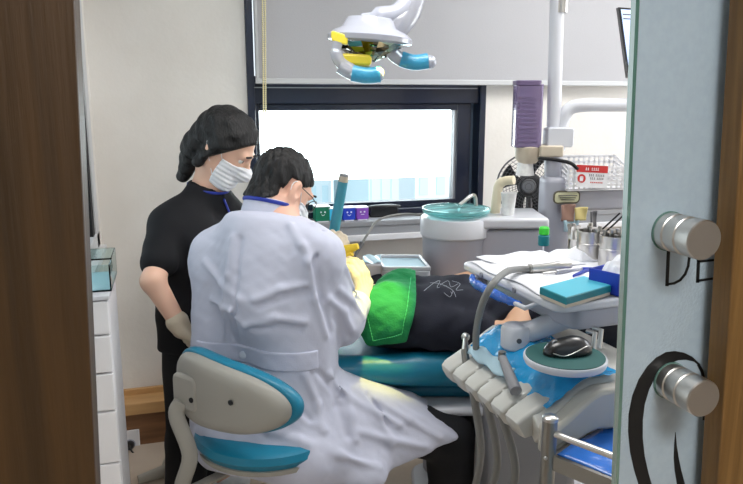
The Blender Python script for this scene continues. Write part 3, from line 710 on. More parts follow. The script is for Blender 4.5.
# canisters with lids and instruments
def canister(px, py, r, h, label):
    c = Z(px,py,TZ); c = (c[0],c[1],TZ+.001)
    t = Thing('steel_canister', label, 'canister', c, 'steel canisters at the back of the tray')
    t.part('pot', MB().lathe([(r*.96,0),(r,.004),(r,h*.55),(r*1.03,h*.56),(r*1.03,h*.62),(r,h*.63),(r,h),(r*.92,h),(r*.92,h*.1),(.001,h*.1)], c, 36), M['steel'])
    for i in range(9):
        a = random.uniform(0,2*PI); rr2 = r*.8*math.sqrt(random.random()); q = (c[0]+rr2*math.cos(a), c[1]+rr2*math.sin(a), c[2]+h*.2)
        t2 = (q[0]+random.uniform(-.01,.01), q[1]+random.uniform(-.01,.01), c[2]+h+random.uniform(.004,.018))
        t.part('burr', MB().cyl(q,t2,.0035,.006,8), M['steel'])
canister(589,262,.036,.088,'steel canister full of small instruments nearest the white paper')
canister(612,268,.037,.088,'steel canister full of small instruments beside the glass door edge')
canister(573,253,.016,.070,'slim steel canister left of the two wide ones')
# aqua box, blue box
def hbox(c, a, b, ax, h): pass
BZ = TZ+.027
c1,c2,c0 = [Vector((*Z(x,y,BZ)[:2],TZ)) for x,y in ((566.4,297.5),(611,285),(551,286))]
bx = Thing('gauze_box', 'flat box with an aqua blue top on the near corner of the tray', 'box', tuple((c1+c2)/2))
w1 = (c2-c1).normalized(); w2 = Vector((-w1.y,w1.x,0)); wl = (c2-c1).length; wd = (c0-c1).length
wk = (c0-c1).normalized(); wk = (wk+w2).normalized() if wk.dot(w2) > 0 else w2
B_ = lambda a,b,h: tuple(c1+w1*a+wk*b+Vector((0,0,h)))
bx.part('carton', MB().prism([(0,0),(wl,0),(wl,wd),(0,wd)], .002,.012, B_), M['bottle_beige'], smooth=False, bevel=.002)
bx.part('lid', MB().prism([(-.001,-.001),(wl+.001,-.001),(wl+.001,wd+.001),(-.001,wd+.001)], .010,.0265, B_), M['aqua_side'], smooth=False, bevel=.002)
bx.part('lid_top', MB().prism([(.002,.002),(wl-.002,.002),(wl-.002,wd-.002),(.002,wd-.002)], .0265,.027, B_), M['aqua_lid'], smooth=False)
q = Vector(Z(622,299,TZ)); ub = Thing('blue_bin', 'small open royal blue bin behind the aqua topped box', 'bin', (q.x+.05,q.y+.03,TZ))
U = lambda a,b,h: tuple(q+w1*a+w2*b+Vector((0,0,h)))
fx = MB().prism([(0,0),(.11,0),(.11,.09),(0,.09)], .003,.008, U)
for pr in ([(0,0),(.11,0),(.11,.004),(0,.004)],[(0,.086),(.11,.086),(.11,.09),(0,.09)],[(0,0),(.004,0),(.004,.09),(0,.09)],[(.106,0),(.11,0),(.11,.09),(.106,.09)]): fx.prism(pr,.003,.055,U)
ub.part('walls', fx, M['royal_blue'], smooth=False, bevel=.001)
solo('tissue_wad', MB().grid(lambda s,t: U(.01+.09*s,.012+.066*t,.03+.05*math.sin(PI*s)**.5*math.sin(PI*t)**.5+.008*math.sin(19*s+7*t)*math.sin(13*t)),22,22), M['paper'], 'white tissue stuffed in the royal blue bin', 'tissue', U(.05,.04,.03))
# mirror handpiece with its hose
h0,h1 = Vector(Z(571,266,TZ+.02)),Vector(Z(529,269,TZ+.016))
hp = Thing('handpiece', 'long steel handpiece lying on the tray paper with a grey hose', 'handpiece', tuple((h0+h1)/2))
dv = (h1-h0); 
hp.part('body', MB().tube([h0+Vector((0,0,.006)),h0+dv*.1,h0+dv*.35,h0+dv*.6,h0+dv*.95,h1],[.008,.0145,.0145,.0115,.0105,.009],20), M['steel'])
hp.part('collar', MB().cyl(h1-dv*.06,h1,.0125), M['dark_steel'])
hz = [h1,V(520,269.5,1.9) if False else tuple(h1+dv*.25+Vector((0,-.01,.004))),Z(506,272,TZ+.03),Z(492,285,TZ+.02),Z(482,305,TZ-.03),V(476.5,330,1.62),V(476,352,1.63)]
hp.part('hose', MB().tube(curve(hz,40), .0085, 12), M['hose_grey'])
s0_,s1_ = Vector(Z(556,272,TZ+.012)),Vector(Z(592,268,TZ+.012))
sy = Thing('syringe', 'clear plastic syringe with a blue tip on the tray paper', 'syringe', tuple((s0_+s1_)/2))
sy.part('barrel', MB().cyl(s0_,s0_+(s1_-s0_)*.7,.006), M['clear_plastic']); sy.part('plunger', MB().cyl(s0_-(s1_-s0_)*.35,s0_,.003), M['steel'])
sy.part('tip', MB().tube([s0_+(s1_-s0_)*.7,s1_],[.006,.002],12), M['royal_blue'])
a_,b_ = Vector(Z(573,276,TZ+.01)),Vector(Z(597,268,TZ+.01))
solo('plastic_strip', MB().tube([a_,(a_+b_)/2+Vector((0,0,.003)),b_],[.004,.006,.003],8,flat=.4), M['royal_blue'], 'blue plastic strip beside the syringe', 'strip', tuple(a_))
# green capped bottle and packets by the column
gq = Z(545,247,TZ)
gt = Thing('green_bottle', 'small bottle with a bright green cap at the back of the tray', 'bottle', (gq[0],gq[1]+.02,TZ+.001))
gt.part('body', MB().lathe([(.016,0),(.017,.004),(.017,.03),(.01,.036)], gt.base, 24), M['aqua_side'])
gt.part('cap', MB().lathe([(.013,.034),(.0155,.036),(.0155,.054),(.012,.058)], gt.base, 24), M['green_bright'])
for px,py,w,h,mk,nm,lb in ((568,213,.048,.065,'skin_pink','small_packet','small pinkish packet hanging on the column'),(581,214,.045,.05,'sponge_yellow','small_packet','small yellow packet hanging beside the pinkish one'),(571,226,.055,.045,'mask_blue','face_mask','pale blue face mask hanging below the swing arm'),(594,219,.02,.06,'dark_grey','black_clip','dark clip hanging right of the yellow packet')):
    c = Q(px,py,-.10); f = lambda a,b,h2: (c[0]+a, c[1]-.002+h2+.006*math.sin(a*90+b*50), c[2]+b)
    solo(nm, MB().grid(lambda s,t: f((s-.5)*w,(t-.5)*h,.006*math.sin(PI*s)),8,8), M[mk], lb, nm.split('_')[-1], c).modifiers.new('t','SOLIDIFY').thickness = .006
# ================================================================== handpiece delivery head
DZ = .88
D0 = Vector(Z(468,352,DZ)); D0.z = 0; da, db = ta.copy(), tb.copy()
def D(a,b,h=0): p = D0+da*a+db*b; return (p.x,p.y,DZ+h)
dl = Thing('delivery_head', 'ivory dental delivery head with a row of handpiece holders under blue film', 'dental unit', D(.2,.15,-.06))
# convex cover: profile across b
def cover(b):
    t = min(1,max(0,(b+.02)/.11)); return -.012+.066*(t*t*(3-2*t)*.5+.5*t)-.05*max(0,(b-.18)/.2)**2
cvr = MB().grid(lambda s,t: D(-.03+.40*s, -.03+.33*t, cover(-.03+.33*t)-.03*max(0,(s-.85)/.15)**2), 16, 20)
o = dl.part('cover', cvr, M['pod_ivory']); md = o.modifiers.new('t','SOLIDIFY'); md.thickness = .05; md.offset = -1
bv = o.modifiers.new('b','BEVEL'); bv.width=.012; bv.segments=3; bv.limit_method='ANGLE'
ef = MB(); bs_ = np.linspace(-.03,.29,14)
endp = [(b,cover(b)-.012) for b in bs_]+[(b,cover(b)-.075-.03*(1-abs(b-.13)/.16)) for b in bs_[::-1]]
dl.part('end_cheek', MB().prism(endp, .352,.395, lambda a,b,h:D(h,a,b)), M['unit_beige'], bevel=.01, seg=3)
rnd = random.Random(3)
ff = lambda s,t: D(-.02+.365*s+.02*t, -.004+.17*t, cover(-.004+.17*t)+.0035+.0014*math.sin(31*s+5*math.sin(9*t))*math.sin(23*t+3*s)+.0008*math.sin(60*s+40*t))
dl.part('film_cover', MB().grid(ff,48,32), M['blue_film'])
hose_ends = []
for i in range(6):
    a = .0+.061*i
    c = Vector(D(a,-.014,-.030)); out = (-db*.85+Vector((0,0,-.50))).normalized(); upv = da.cross(out).normalized()
    pod = MB()
    for k,(d_,w_,h_) in enumerate(((-.05,.025,.018),(-.02,.0288,.024),(.030,.0288,.026),(.043,.026,.022),(.048,.018,.014))):
        for x,y in rrect(w_*2,h_*2,min(w_,h_)*.35,4): pod.v.append(tuple(c+out*d_+da*x+upv*y))
    n_ = len(pod.v)//5
    for k in range(4):
        for j in range(n_): pod.f.append((k*n_+j,k*n_+(j+1)%n_,(k+1)*n_+(j+1)%n_,(k+1)*n_+j))
    pod.f += [tuple(range(n_-1,-1,-1)),tuple(range(4*n_,5*n_))]
    pp_ = dl.part('holder', pod, M['pod_ivory'])
    dl.part('holder_slot', MB().obox(c+upv*.0235, (da,out,upv), (.0065,.034,.003)), M['mid_grey'], pp_, bevel=.003)
    hose_ends.append(c+out*.045)
for i,e in enumerate(hose_ends):
    if i in (0,1,5): continue
    px = [0,500,510,513,515,0][i]; 
    mid = e+Vector((.01+.008*i,.01,-.16)); low = Vector((e.x+.05-.012*i, e.y+.07+.03*i, .42)); end = Vector((.36+.02*i, 2.0, .30))
    dl.part('hose', MB().tube(curve([e+Vector((0,0,.02)),mid,low,end],28), .0095, 10), M['hose_grey'])
# instruments parked in the holders
i0 = Vector(D(.0,-.05,.02)); tip = Vector(V(465.5,337,1.72)); 
ins = Thing('air_syringe', 'steel tipped syringe parked in the first handpiece holder', 'syringe', D(.0,-.05,-.02))
ins.part('barrel', MB().tube([D(.03,-.02,-.02),D(0.02,-.02,.012),tip],[.010,.009,.006],14), M['dark_steel'])
ins.part('nozzle', MB().ell(tip,(.011,.011,.011)), M['steel'])
g0_,g1_ = Vector(D(.27,-.03,.01)),Vector(D(.16,.0,.045))
gp = Thing('grey_handpiece', 'grey handpiece parked in the middle of the holder row', 'handpiece', tuple(g0_))
gp.part('body', MB().tube([g0_,g0_.lerp(g1_,.45),g1_],[.013,.012,.009],16), M['mid_grey']); gp.part('head', MB().cyl(g1_-Vector((0,0,.008)),g1_+Vector((0,0,.012)),.009), M['dark_steel'])
solo('sterile_pouch', MB().grid(lambda s,t: tuple(Vector(D(.03+.17*s,-.02+.03*t,.010+.02*t+.004*math.sin(14*s+5*t)+.004*math.sin(PI*t)))),24,8), M['mask_blue'], 'crumpled clear blue pouch lying across the handpiece holders', 'pouch', D(.12,-.02,.01)).modifiers.new('t','SOLIDIFY').thickness = .003
# arm joining tray and delivery head
kb = V(516,336,1.60); kt = V(566,314,1.57)
arm = Thing('support_arm', 'pale grey jointed arm between the tray and the delivery head', 'arm', kb)
arm.part('joint', MB().lathe([(.03,-.03),(.036,-.024),(.036,.02),(.03,.028),(.001,.03)], kb, 32), M['unit_light'])
arm.part('link', MB().tube([Vector(kb)+Vector((.01,0,.0)),Vector(kt)+Vector((.04,.02,0))],[.024,.028],18), M['unit_light'])
arm.part('cap_screw', MB().lathe([(.006,0),(.006,.004)], Vector(kb)+Vector((.0,-.035,0)), 12, (0,-1,0)), M['dark_grey'])
# mouse table
MZ = .972
mc = Vector(Z(565,356,MZ)); MR = .086
mt = Thing('mouse_table', 'round dark green mouse table with a pale rim beside the tray', 'table', (mc.x,mc.y,MZ-.012))
mt.part('plate', MB().lathe([(.06,-.018),(MR*.97,-.014),(MR,-.008),(MR,-.001),(MR*.985,.001),(.001,.001)], tuple(mc), 64), M['unit_light'])
mt.part('pad', MB().lathe([(MR*.95,.001),(MR*.95,.0028),(.001,.0028)], tuple(mc), 64), M['pad_green'])
for s_ in (0,.02): mt.part('bracket', MB().tube([(mc.x+.075+s_,mc.y+.05+s_,MZ-.008),(mc.x+.08+s_,mc.y+.06+s_,MZ+.03),(mc.x+.07+s_,mc.y+.08+s_,TZ-.06)], .006, 10), M['steel'])
mo2 = Thing('computer_mouse', 'glossy black computer mouse on the round green mouse table', 'mouse', (mc.x+.01,mc.y+.01,MZ+.003))
mdx = Vector((.96,.28,0)).normalized(); mdy = Vector((-mdx.y,mdx.x,0))
def mfn(P):
    c = A((mc.x+.008,mc.y+.012,MZ+.002)); q = np.stack([(P-c)@A(mdx),(P-c)@A(mdy),(P-c)[:,2]],-1)
    d = el(q,(0,0,.004),(.056,.032,.031)); d = smin(d, el(q,(.018,0,.006),(.03,.029,.028)), .01)
    d = np.maximum(d,-(q[:,2]-.001)); return d
vs,fs = surf(mfn,(mc.x-.07,mc.y-.07,MZ-.006),(mc.x+.09,mc.y+.09,MZ+.05),.003)
sh = mo2.part('shell', (vs,fs), M['black_plastic'])
cM = Vector((mc.x+.008,mc.y+.012,MZ+.002))
mo2.part('scroll_wheel', MB().cyl(cM-mdx*.03+mdy*.003+Vector((0,0,.025)),cM-mdx*.03-mdy*.003+Vector((0,0,.025)),.007), M['mid_grey'], sh)
mo2.part('side_line', MB().tube(curve([tuple(cM+mdx*x-mdy*(.0325*math.sqrt(max(0,1-(x/.058)**2)))+Vector((0,0,.014+.008*math.sin(x*60)))) for x in (-.046,-.025,0,.025,.046)],20), .0011, 6), M['steel'], sh)
# ================================================================== steel trolley in the near right corner
KV = 1.25
kz = V(549.5,419,KV)[2]; k0_ = Vector(V(549.5,430,KV)); kd = Vector((.70,-.71,0)).normalized(); kn = Vector((.71,.70,0)).normalized(); KL,KW = .30,.36
ck = Thing('steel_trolley', 'stainless steel trolley with a rail beside the frosted glass door', 'trolley', (k0_.x+.2,k0_.y,0))
P_ = lambda a,b,z: (k0_.x+kd.x*a+kn.x*b, k0_.y+kd.y*a+kn.y*b, z)
for a in (0,KL):
    for b in (0,KW):
        pst = ck.part('post', MB().cyl(P_(a,b,.06),P_(a,b,kz),.0145), M['dark_steel'])
        ck.part('caster', MB().cyl(Vector(P_(a,b,.028))-kn*.012,Vector(P_(a,b,.028))+kn*.012,.028), M['matte_black'], pst)
        ck.part('post_cap', MB().lathe([(.0155,0),(.0155,.006),(.012,.009),(.001,.0095)], P_(a,b,kz-.002),20), M['steel'], pst)
rz_ = V(556,432,KV)[2]
for e1_,e2_ in (((0,0),(KL,0)),((0,KW),(KL,KW)),((KL,0),(KL,KW))): ck.part('rail', MB().cyl(P_(*e1_,rz_),P_(*e2_,rz_),.0065), M['steel'])
sz = V(557,453,KV)[2]
shf = MB().prism([(0,0),(KL,0),(KL,KW),(0,KW)], sz-.03, sz-.006, lambda a,b,h:P_(a,b,h))
for pr in ([(0,-.004),(KL,-.004),(KL,.004),(0,.004)],[(0,KW-.004),(KL,KW-.004),(KL,KW+.004),(0,KW+.004)],[(-.004,0),(.004,0),(.004,KW),(-.004,KW)],[(KL-.004,0),(KL+.004,0),(KL+.004,KW),(KL-.004,KW)]): shf.prism(pr, sz-.03, sz, lambda a,b,h:P_(a,b,h))
ck.part('shelf', shf, M['dark_steel'], smooth=False)
ck.part('lower_shelf', MB().prism([(0,0),(KL,0),(KL,KW),(0,KW)], .22, .235, lambda a,b,h:P_(a,b,h)), M['dark_steel'], smooth=False)
ck.part('screw', MB().ell(Vector(P_(-.0,0,kz-.075))+Vector((-.008,-.013,0)),(.004,.004,.004)), M['steel'])
solo('blue_tray_liner', MB().grid(lambda s,t: P_(.012+(KL-.024)*s,.012+(KW-.024)*t,sz-.003+.003*math.sin(9*s+4*t)*math.sin(11*t)),20,20), M['blue_sheet'], 'blue film sheet lying on the steel trolley shelf', 'liner', P_(KL/2,KW/2,sz-.005)).modifiers.new('t','SOLIDIFY').thickness = .001
# ================================================================== assistant console beside the patient's head
AV = 2.50
ac = Thing('assistant_console', 'grey assistant console with a film covered top and a small side tray', 'console', V(385,300,AV))
p,q = V(362,262,AV),V(389,281,AV)
ac.part('housing', MB().prism([(p[0],q[2]-.03),(q[0],q[2]-.03),(q[0]+.005,q[2]+.015),(q[0]-.03,p[2]+.012),(p[0],p[2]+.012)], AV-.08,AV+.06, lambda a,b,h:(a,h,b)), M['unit_light'], bevel=.008, seg=3)
ac.part('film_cover', MB().grid(lambda s,t:(p[0]+.004+(q[0]-.034-p[0])*s, AV-.075+.13*t, p[2]+.014+.003*math.sin(9*s+5*t)),12,12), M['mask_blue'])
t0,t1 = Z(378,263,1.0),Z(425,262,1.0)
tc = V(402,262,AV-.02); hw = .085
tray = ac.part('side_tray', MB().prism(rrect(hw*2,.2,.015), -.03,-.008, lambda a,b,h:(tc[0]+a-b*.12,tc[1]+b,tc[2]+h)), M['unit_light'], bevel=.004)
rm = MB()
for pr in ([(-hw,-.1),(hw,-.1),(hw,-.09),(-hw,-.09)],[(-hw,.09),(hw,.09),(hw,.1),(-hw,.1)],[(-hw,-.1),(-hw+.01,-.1),(-hw+.01,.1),(-hw,.1)],[(hw-.01,-.1),(hw,-.1),(hw,.1),(hw-.01,.1)]): rm.prism(pr,-.01,.006,lambda a,b,h:(tc[0]+a-b*.12,tc[1]+b,tc[2]+h))
ac.part('tray_lip', rm, M['unit_light'], tray, bevel=.003)
ac.part('tray_liner', MB().prism(rrect(hw*1.8,.17,.01), -.008,-.004, lambda a,b,h:(tc[0]+a-b*.12,tc[1]+b,tc[2]+h)), M['mask_blue'], tray)
ac.part('arm', MB().tube(curve([(tc[0],AV+.02,tc[2]-.03),(tc[0]+.05,AV+.1,.85),(sc[0]-.02,SV+.02,.8)],12), .022, 14), M['unit_grey'])
hs = Thing('suction_handpiece', 'thin grey suction handpiece with a curved hose by the window sill', 'handpiece', V(360,248,2.42))
hs.part('grip', MB().tube([V(355,256,2.38),V(362,243,2.42)],[.004,.009],12), M['dark_grey'])
hs.part('hose', MB().tube(curve([V(362,243,2.42),V(369,232,2.45),V(376,222,2.5),V(386,217,2.55),V(404,214,2.62),V(421,215,2.6)],30), .0045, 8), M['hose_grey'])
# ================================================================== patient chair
def chfn(P):
    d = rb(P,(.16,2.27,.665),(.40,.235,.045),.04)
    d = smin(d, rc(P,(-.18,2.005,.690),(.42,2.065,.69),.046), .04)
    d = smin(d, rc(P,(-.18,2.485,.685),(.42,2.475,.69),.042), .04)
    return d+.003*wob(P,26,2)*np.clip((P[:,2]-.6)*10,0,1)
pc_ = Thing('dental_chair', 'reclined teal dental chair carrying the patient', 'dental chair', (.3,2.27,0))
vs,fs = surf(chfn,(-.30,1.96,.55),(.62,2.6,.78),.008); pc_.part('back_cushion', (vs,fs), M['teal_leather'])
sfn = lambda P: smin(rb(P,(.95,2.27,.64),(.42,.23,.05),.045), rc(P,(.6,2.27,.64),(1.4,2.27,.62),.05), .04)
vs,fs = surf(sfn,(.48,2.0,.5),(1.55,2.56,.75),.012); pc_.part('seat_cushion', (vs,fs), M['teal_leather'])
hfn = lambda P: rb(P,(-.36,2.27,.74),(.10,.12,.045),.04)
vs,fs = surf(hfn,(-.5,2.1,.66),(-.2,2.45,.82),.008); hr_ = pc_.part('headrest', (vs,fs), M['teal_dark'])
pc_.part('headrest_bar', MB().tube([(-.3,2.27,.70),(-.1,2.27,.66)], .015, 12), M['steel'], hr_)
pc_.part('back_shell', MB().prism(rrect(.72,.40,.08), .575,.62, lambda a,b,h:(.2+a,2.27+b,h)), M['teal_dark'], bevel=.02, seg=3)
lip = [V(404,402,2.02),V(425,400,2.0),V(447,400,1.99),V(470,396,2.0),V(484,391,2.02)]
pc_.part('side_panel', MB().prism([(.06,0),(.40,0),(.42,.1),(.40,.16),(.06,.16)], .545,.572, lambda a,b,h:(a+.02,1.99+b+.01,h)), M['unit_light'], bevel=.012, seg=3)
pc_.part('mechanism', MB().prism(rrect(.34,.26,.03), .40,.56, lambda a,b,h:(.36+a,2.27+b,h)), M['dark_grey'], bevel=.02)
pc_.part('slot', MB().box((.215,2.135,.48),(.235,2.142,.53)), M['matte_black'])
pc_.part('pedestal', MB().prism([(.34,.10),(.70,.10),(.66,.42),(.36,.42)], 2.12,2.42, lambda a,b,h:(a,h,b)), M['mid_grey'], bevel=.03, seg=3)
pc_.part('column_cover', MB().prism([(.36,.12),(.60,.12),(.62,.62),(.34,.62)], 1.90,2.12, lambda a,b,h:(a,h,b)), M['mid_grey'], bevel=.03, seg=3)
pc_.part('base_plate', MB().prism(rrect(.78,.62,.08), .0,.035, lambda a,b,h:(.55+a,2.35+b,h)), M['unit_light'], bevel=.01)
# ================================================================== dentist's stool
ang = math.radians(33); bt = Vector((math.cos(ang),-math.sin(ang),0)); bn = Vector((math.sin(ang),math.cos(ang),0))
bc = Vector(V(221,399,1.66)); 
ds = Thing('dentist_stool', 'teal dentist stool with a beige curved backrest under the seated person in white', 'stool', (-.27,1.87,0))
def bfn_(x,z,y): 
    return bc+bt*x+Vector((0,0,1))*(z)+bn*(y)
def back_out(t, W=.195, Hh=.088):
    c,s = math.cos(t), math.sin(t); e = .62 if math.cos(t) < 0 else .62+.25*math.cos(t)
    x = W*math.copysign(abs(c)**e,c); z = Hh*math.copysign(abs(s)**e,s); 
    z *= (1.0-.22*(x/W)); 
    if x > 0: z *= 1
    return x,z
def slab(scale0, prof):                    # prof: list of (y, scale)
    mb = MB(); n=56
    for y,s in prof:
        for k in range(n):
            x,z = back_out(2*PI*k/n); x*=s; z*=s+(1-s)*.3
            mb.v.append(tuple(bfn_(x,z,y+.9*(x*x)+0*z)))
    m = len(prof)
    for j in range(m-1):
        for k in range(n): mb.f.append((j*n+k,j*n+(k+1)%n,(j+1)*n+(k+1)%n,(j+1)*n+k))
    mb.v += [tuple(bfn_(0,0,prof[0][0])),tuple(bfn_(0,0,prof[-1][0]))]; a,b = len(mb.v)-2,len(mb.v)-1
    for k in range(n): mb.f += [(a,(k+1)%n,k),(b,(m-1)*n+k,(m-1)*n+(k+1)%n)]
    return mb
bs = ds.part('back_shell', slab(1,[(-.022,.5),(-.02,.80),(-.012,.93),(.0,.985),(.01,1.0),(.014,.98)]), M['shell_beige'], ang=60)
ds.part('back_cushion', slab(1,[(.013,.99),(.016,1.05),(.022,1.065),(.034,1.07),(.046,1.04),(.053,.9),(.055,.5)]), M['teal_leather'], ang=60)
mp = MB().tube([bfn_(-.12,-.02,-.012),bfn_(-.125,-.055,-.03)],[.03,.03],16)
ds.part('bracket_boss', MB().prism(rrect(.09,.10,.02), -.032,-.012, lambda a,b,h:tuple(bfn_(-.115+a,-.005+b,h+.012))), M['shell_beige'], bs, bevel=.01, seg=3)
for x,z in ((-.075,-.01),(.055,.012)): ds.part('screw_hole', MB().lathe([(.007,0),(.007,.003),(.001,.003)], bfn_(x,z,-.021 if x>0 else -.03), 14, tuple(-bn)), M['matte_black'], bs)
ds.part('back_post', MB().tube(curve([bfn_(-.125,-.03,-.02),bfn_(-.135,-.07,-.03),V(190,455,1.70),V(184,490,1.72),(-.42,1.86,.44),(-.34,1.93,.42)],30), .021, 14, flat=.55), M['shell_beige'])
sq = V(270,448,1.87); SZ = .595; S_ = (sq[0],1.87)
ds.part('seat_cushion', MB().lathe([(.17,-.05),(.20,-.045),(.213,-.025),(.208,-.006),(.19,.002),(.12,.0),(.001,-.003)], (*S_,SZ), 64), M['teal_leather'])
ds.part('seat_shell', MB().lathe([(.06,-.09),(.16,-.082),(.202,-.06),(.206,-.046),(.19,-.044)], (*S_,SZ), 64), M['shell_beige'])
ds.part('gas_column', MB().lathe([(.03,.10),(.03,.3),(.02,.3),(.02,SZ-.08)], (*S_,0), 24), M['steel'])
for k in range(5):
    a = 2*PI*k/5+.2; e_ = (S_[0]+.26*math.cos(a),S_[1]+.26*math.sin(a),.07)
    lg = ds.part('foot', MB().tube([(S_[0],S_[1],.10),e_],[.024,.016],12), M['shell_beige'])
    ds.part('caster', MB().cyl((e_[0]-.012,e_[1],.026),(e_[0]+.012,e_[1],.026),.026), M['matte_black'], lg)
# foot control on the floor at the left
fz = Z(176,480,0.02)
fp = Thing('foot_control', 'round pale grey foot control on the floor by the wooden base panel', 'foot control', (fz[0],fz[1]+.1,0))
fp.part('dome', MB().lathe([(.085,0),(.085,.03),(.075,.055),(.05,.07),(.001,.074)], fp.base, 40), M['unit_beige'])
fp.part('pedal', MB().tube([(fz[0]-.05,fz[1]+.06,.03),(fz[0]-.15,fz[1]+.0,.02)],[.03,.02],14,flat=.5), M['unit_beige'])
# ================================================================== people
mat('skin', (222,176,154), .5, sss=.08, bump=.04, bscale=220)
mat('skin_light', (228,184,160), .5, sss=.08, bump=.04, bscale=220)
mat('skin_patient', (216,172,140), .5, sss=.08, bump=.04, bscale=220)
mat('hair_black', (11,10,12), .55, bump=.5, bscale=160, stretch=(1,1,.25))
mat('coat_white', (188,191,208), .8, bump=.10, bscale=300, sheen=.1)
mat('coat_belt', (185,188,206), .8, bump=.10, bscale=300)
mat('coat_button', (190,195,208), .4)
mat('trouser_black', (20,21,26), .85, bump=.1, bscale=250)
mat('scrub_black', (8,9,16), .85, bump=.1, bscale=250)
mat('tee_navy', (16,20,36), .85, bump=.12, bscale=220)
mat('short_dark', (26,30,42), .85)
mat('glove_beige', (206,192,170), .55, bump=.15, bscale=120)
mat('lanyard', (30,50,150), .5)
mat('mask_white', (232,234,238), .85, bump=.15, bscale=90)
mat('towel_green', (22,128,74), .85, bump=.2, bscale=160)
mat('towel_stitch', (70,190,120), .8)
mat('thread_white', (185,190,200), .7)
mat('frame_brown', (60,44,36), .35)
mat('eye_white', (236,234,230), .2); mat('iris', (40,26,18), .15)
mat('shoe', (30,30,32), .6)

def frame(fwd_yaw, pitch, roll=0):        # yaw measured from straight ahead (+v) to the right (+u); pitch downwards
    y, p = math.radians(fwd_yaw), math.radians(pitch)
    f = Vector((math.sin(y)*math.cos(p), math.cos(y)*math.cos(p), -math.sin(p)))
    h = Vector((math.sin(y), math.cos(y), 0)); u = h*math.sin(p)+Vector((0,0,1))*math.cos(p); r = f.cross(u)
    if roll:
        R = Matrix.Rotation(math.radians(roll),3,f); u = R@u; r = R@r
    return np.array([r,f,u], dtype=np.float32).T     # columns right, forward, up
class Head:
    def __init__(s, c, R, sc=1.0): s.c, s.R, s.s = A(c), R, sc
    def loc(s, P): return ((P-s.c)@s.R)/s.s
    def pt(s, x, y, z): return tuple(float(t) for t in s.c+s.R@A((x,y,z))*s.s)
    def skull(s, q):
        d = el(q,(0,-.014,.03),(.073,.095,.084))
        d = smin(d, el(q,(0,.022,-.035),(.059,.066,.080)), .03)
        d = smin(d, rc(q,(-.018,.062,-.094),(.018,.062,-.094),.021), .03)
        d = smin(d, rc(q,(-.05,.0,-.06),(-.012,.055,-.09),.02), .03); d = smin(d, rc(q,(.05,.0,-.06),(.012,.055,-.09),.02), .03)
        return d
    def face(s, P):
        q = s.loc(P); d = s.skull(q)
        d = smin(d, rc(q,(-.035,.076,.022),(.035,.076,.022),.012), .015)
        for x in (-.031,.031): d = smax(d, -el(q,(x,.098,.004),(.018,.016,.011)), .012)
        d = smin(d, rc(q,(0,.084,.012),(0,.104,-.030),.008,.013), .01)
        for x in (-.012,.012): d = smin(d, el(q,(x,.094,-.034),(.009,.010,.008)), .006)
        d = smin(d, el(q,(0,.084,-.060),(.024,.010,.006)), .006); d = smin(d, el(q,(0,.082,-.070),(.019,.010,.006)), .006)
        d = smax(d, -el(q,(0,.096,-.0645),(.022,.012,.0022)), .004)
        for x in (-1,1):
            e = el(q,(x*.078,-.016,-.006),(.011,.021,.034)); e = smax(e, -el(q,(x*.088,-.010,-.002),(.009,.011,.020)), .006)
            d = smin(d, e, .008)
        return d*s.s
def hand(wrist, fwd, palm, side=1, curl=(40,45,30), spread=6, sc=1.0, thumb_in=.6):
    """capsules of a hand: palm with four knuckles, four bent fingers of unequal length, thumb from the palm's side"""
    w = Vector(wrist); f = Vector(fwd).normalized(); n = Vector(palm); n = (n-f*n.dot(f)).normalized(); x = f.cross(n)*side
    caps = []; L = (.040,.044,.041,.032)
    for i in range(4):
        off = (-.027+.018*i); kn = w+f*(.082-.004*abs(i-1)-.006*(i==3))*sc+x*off*sc
        caps.append((w+x*off*.55*sc+f*.012*sc, kn, .0125*sc, .0105*sc))
        d = f.copy(); ax = n.cross(f).normalized()
        d = (d+x*math.tan(math.radians(spread))*(off/.027)).normalized()
        p = kn; r = .0098-.0006*(i==3)
        for k,(a,q) in enumerate(zip(curl if not isinstance(curl[0],tuple) else curl[i], (1,.62,.48))):
            R = Matrix.Rotation(math.radians(-a),3,ax); d2 = R@d
            if k == 0 and d2.dot(n) < d.dot(n): pass
            d = (d*math.cos(math.radians(a))+((n-d*n.dot(d)).normalized())*math.sin(math.radians(a))).normalized()
            e = p+d*L[i]*q*sc; caps.append((p, e, (r-.0007*k)*sc, (r-.0007*(k+1))*sc)); p = e
    b = w+f*.022*sc-x*.024*sc; m = b+(f*.028-x*.026+n*.016*thumb_in)*sc; t = m+(f*.030-x*.004+n*.020*thumb_in)*sc; t2 = t+(f*.022+x*.006+n*.012*thumb_in)*sc
    caps += [(b,m,.014*sc,.012*sc),(m,t,.0115*sc,.0105*sc),(t,t2,.0105*sc,.008*sc)]
    return caps
def hand_sdf(P, caps, grow=0.0):
    d = None
    for i,(a,b,r1,r2) in enumerate(caps):
        e = rc(P,a,b,r1+grow,r2+grow); d = e if d is None else smin(d,e,.006)
    return d
def eyes(th, hd, par):
    for x in (-.031,.031):
        e = th.part('eye', MB().ell(hd.pt(x,.069,.004),(.0120*hd.s,)*3), M['eye_white'], par)
        c = Vector(hd.pt(x,.0695,.004)); f = Vector(hd.R[:,1].tolist())
        o = th.part('iris', MB().lathe([(.0058,.0112),(.004,.0124),(.001,.0128)], c, 16, tuple(f)), M['iris'], par)
        b = th.part('eyebrow', MB().tube(curve([hd.pt(x-.018,.088,.028),hd.pt(x,.094,.033),hd.pt(x+.018,.086,.028)],8),.0035,6), M['hair_black'], par)
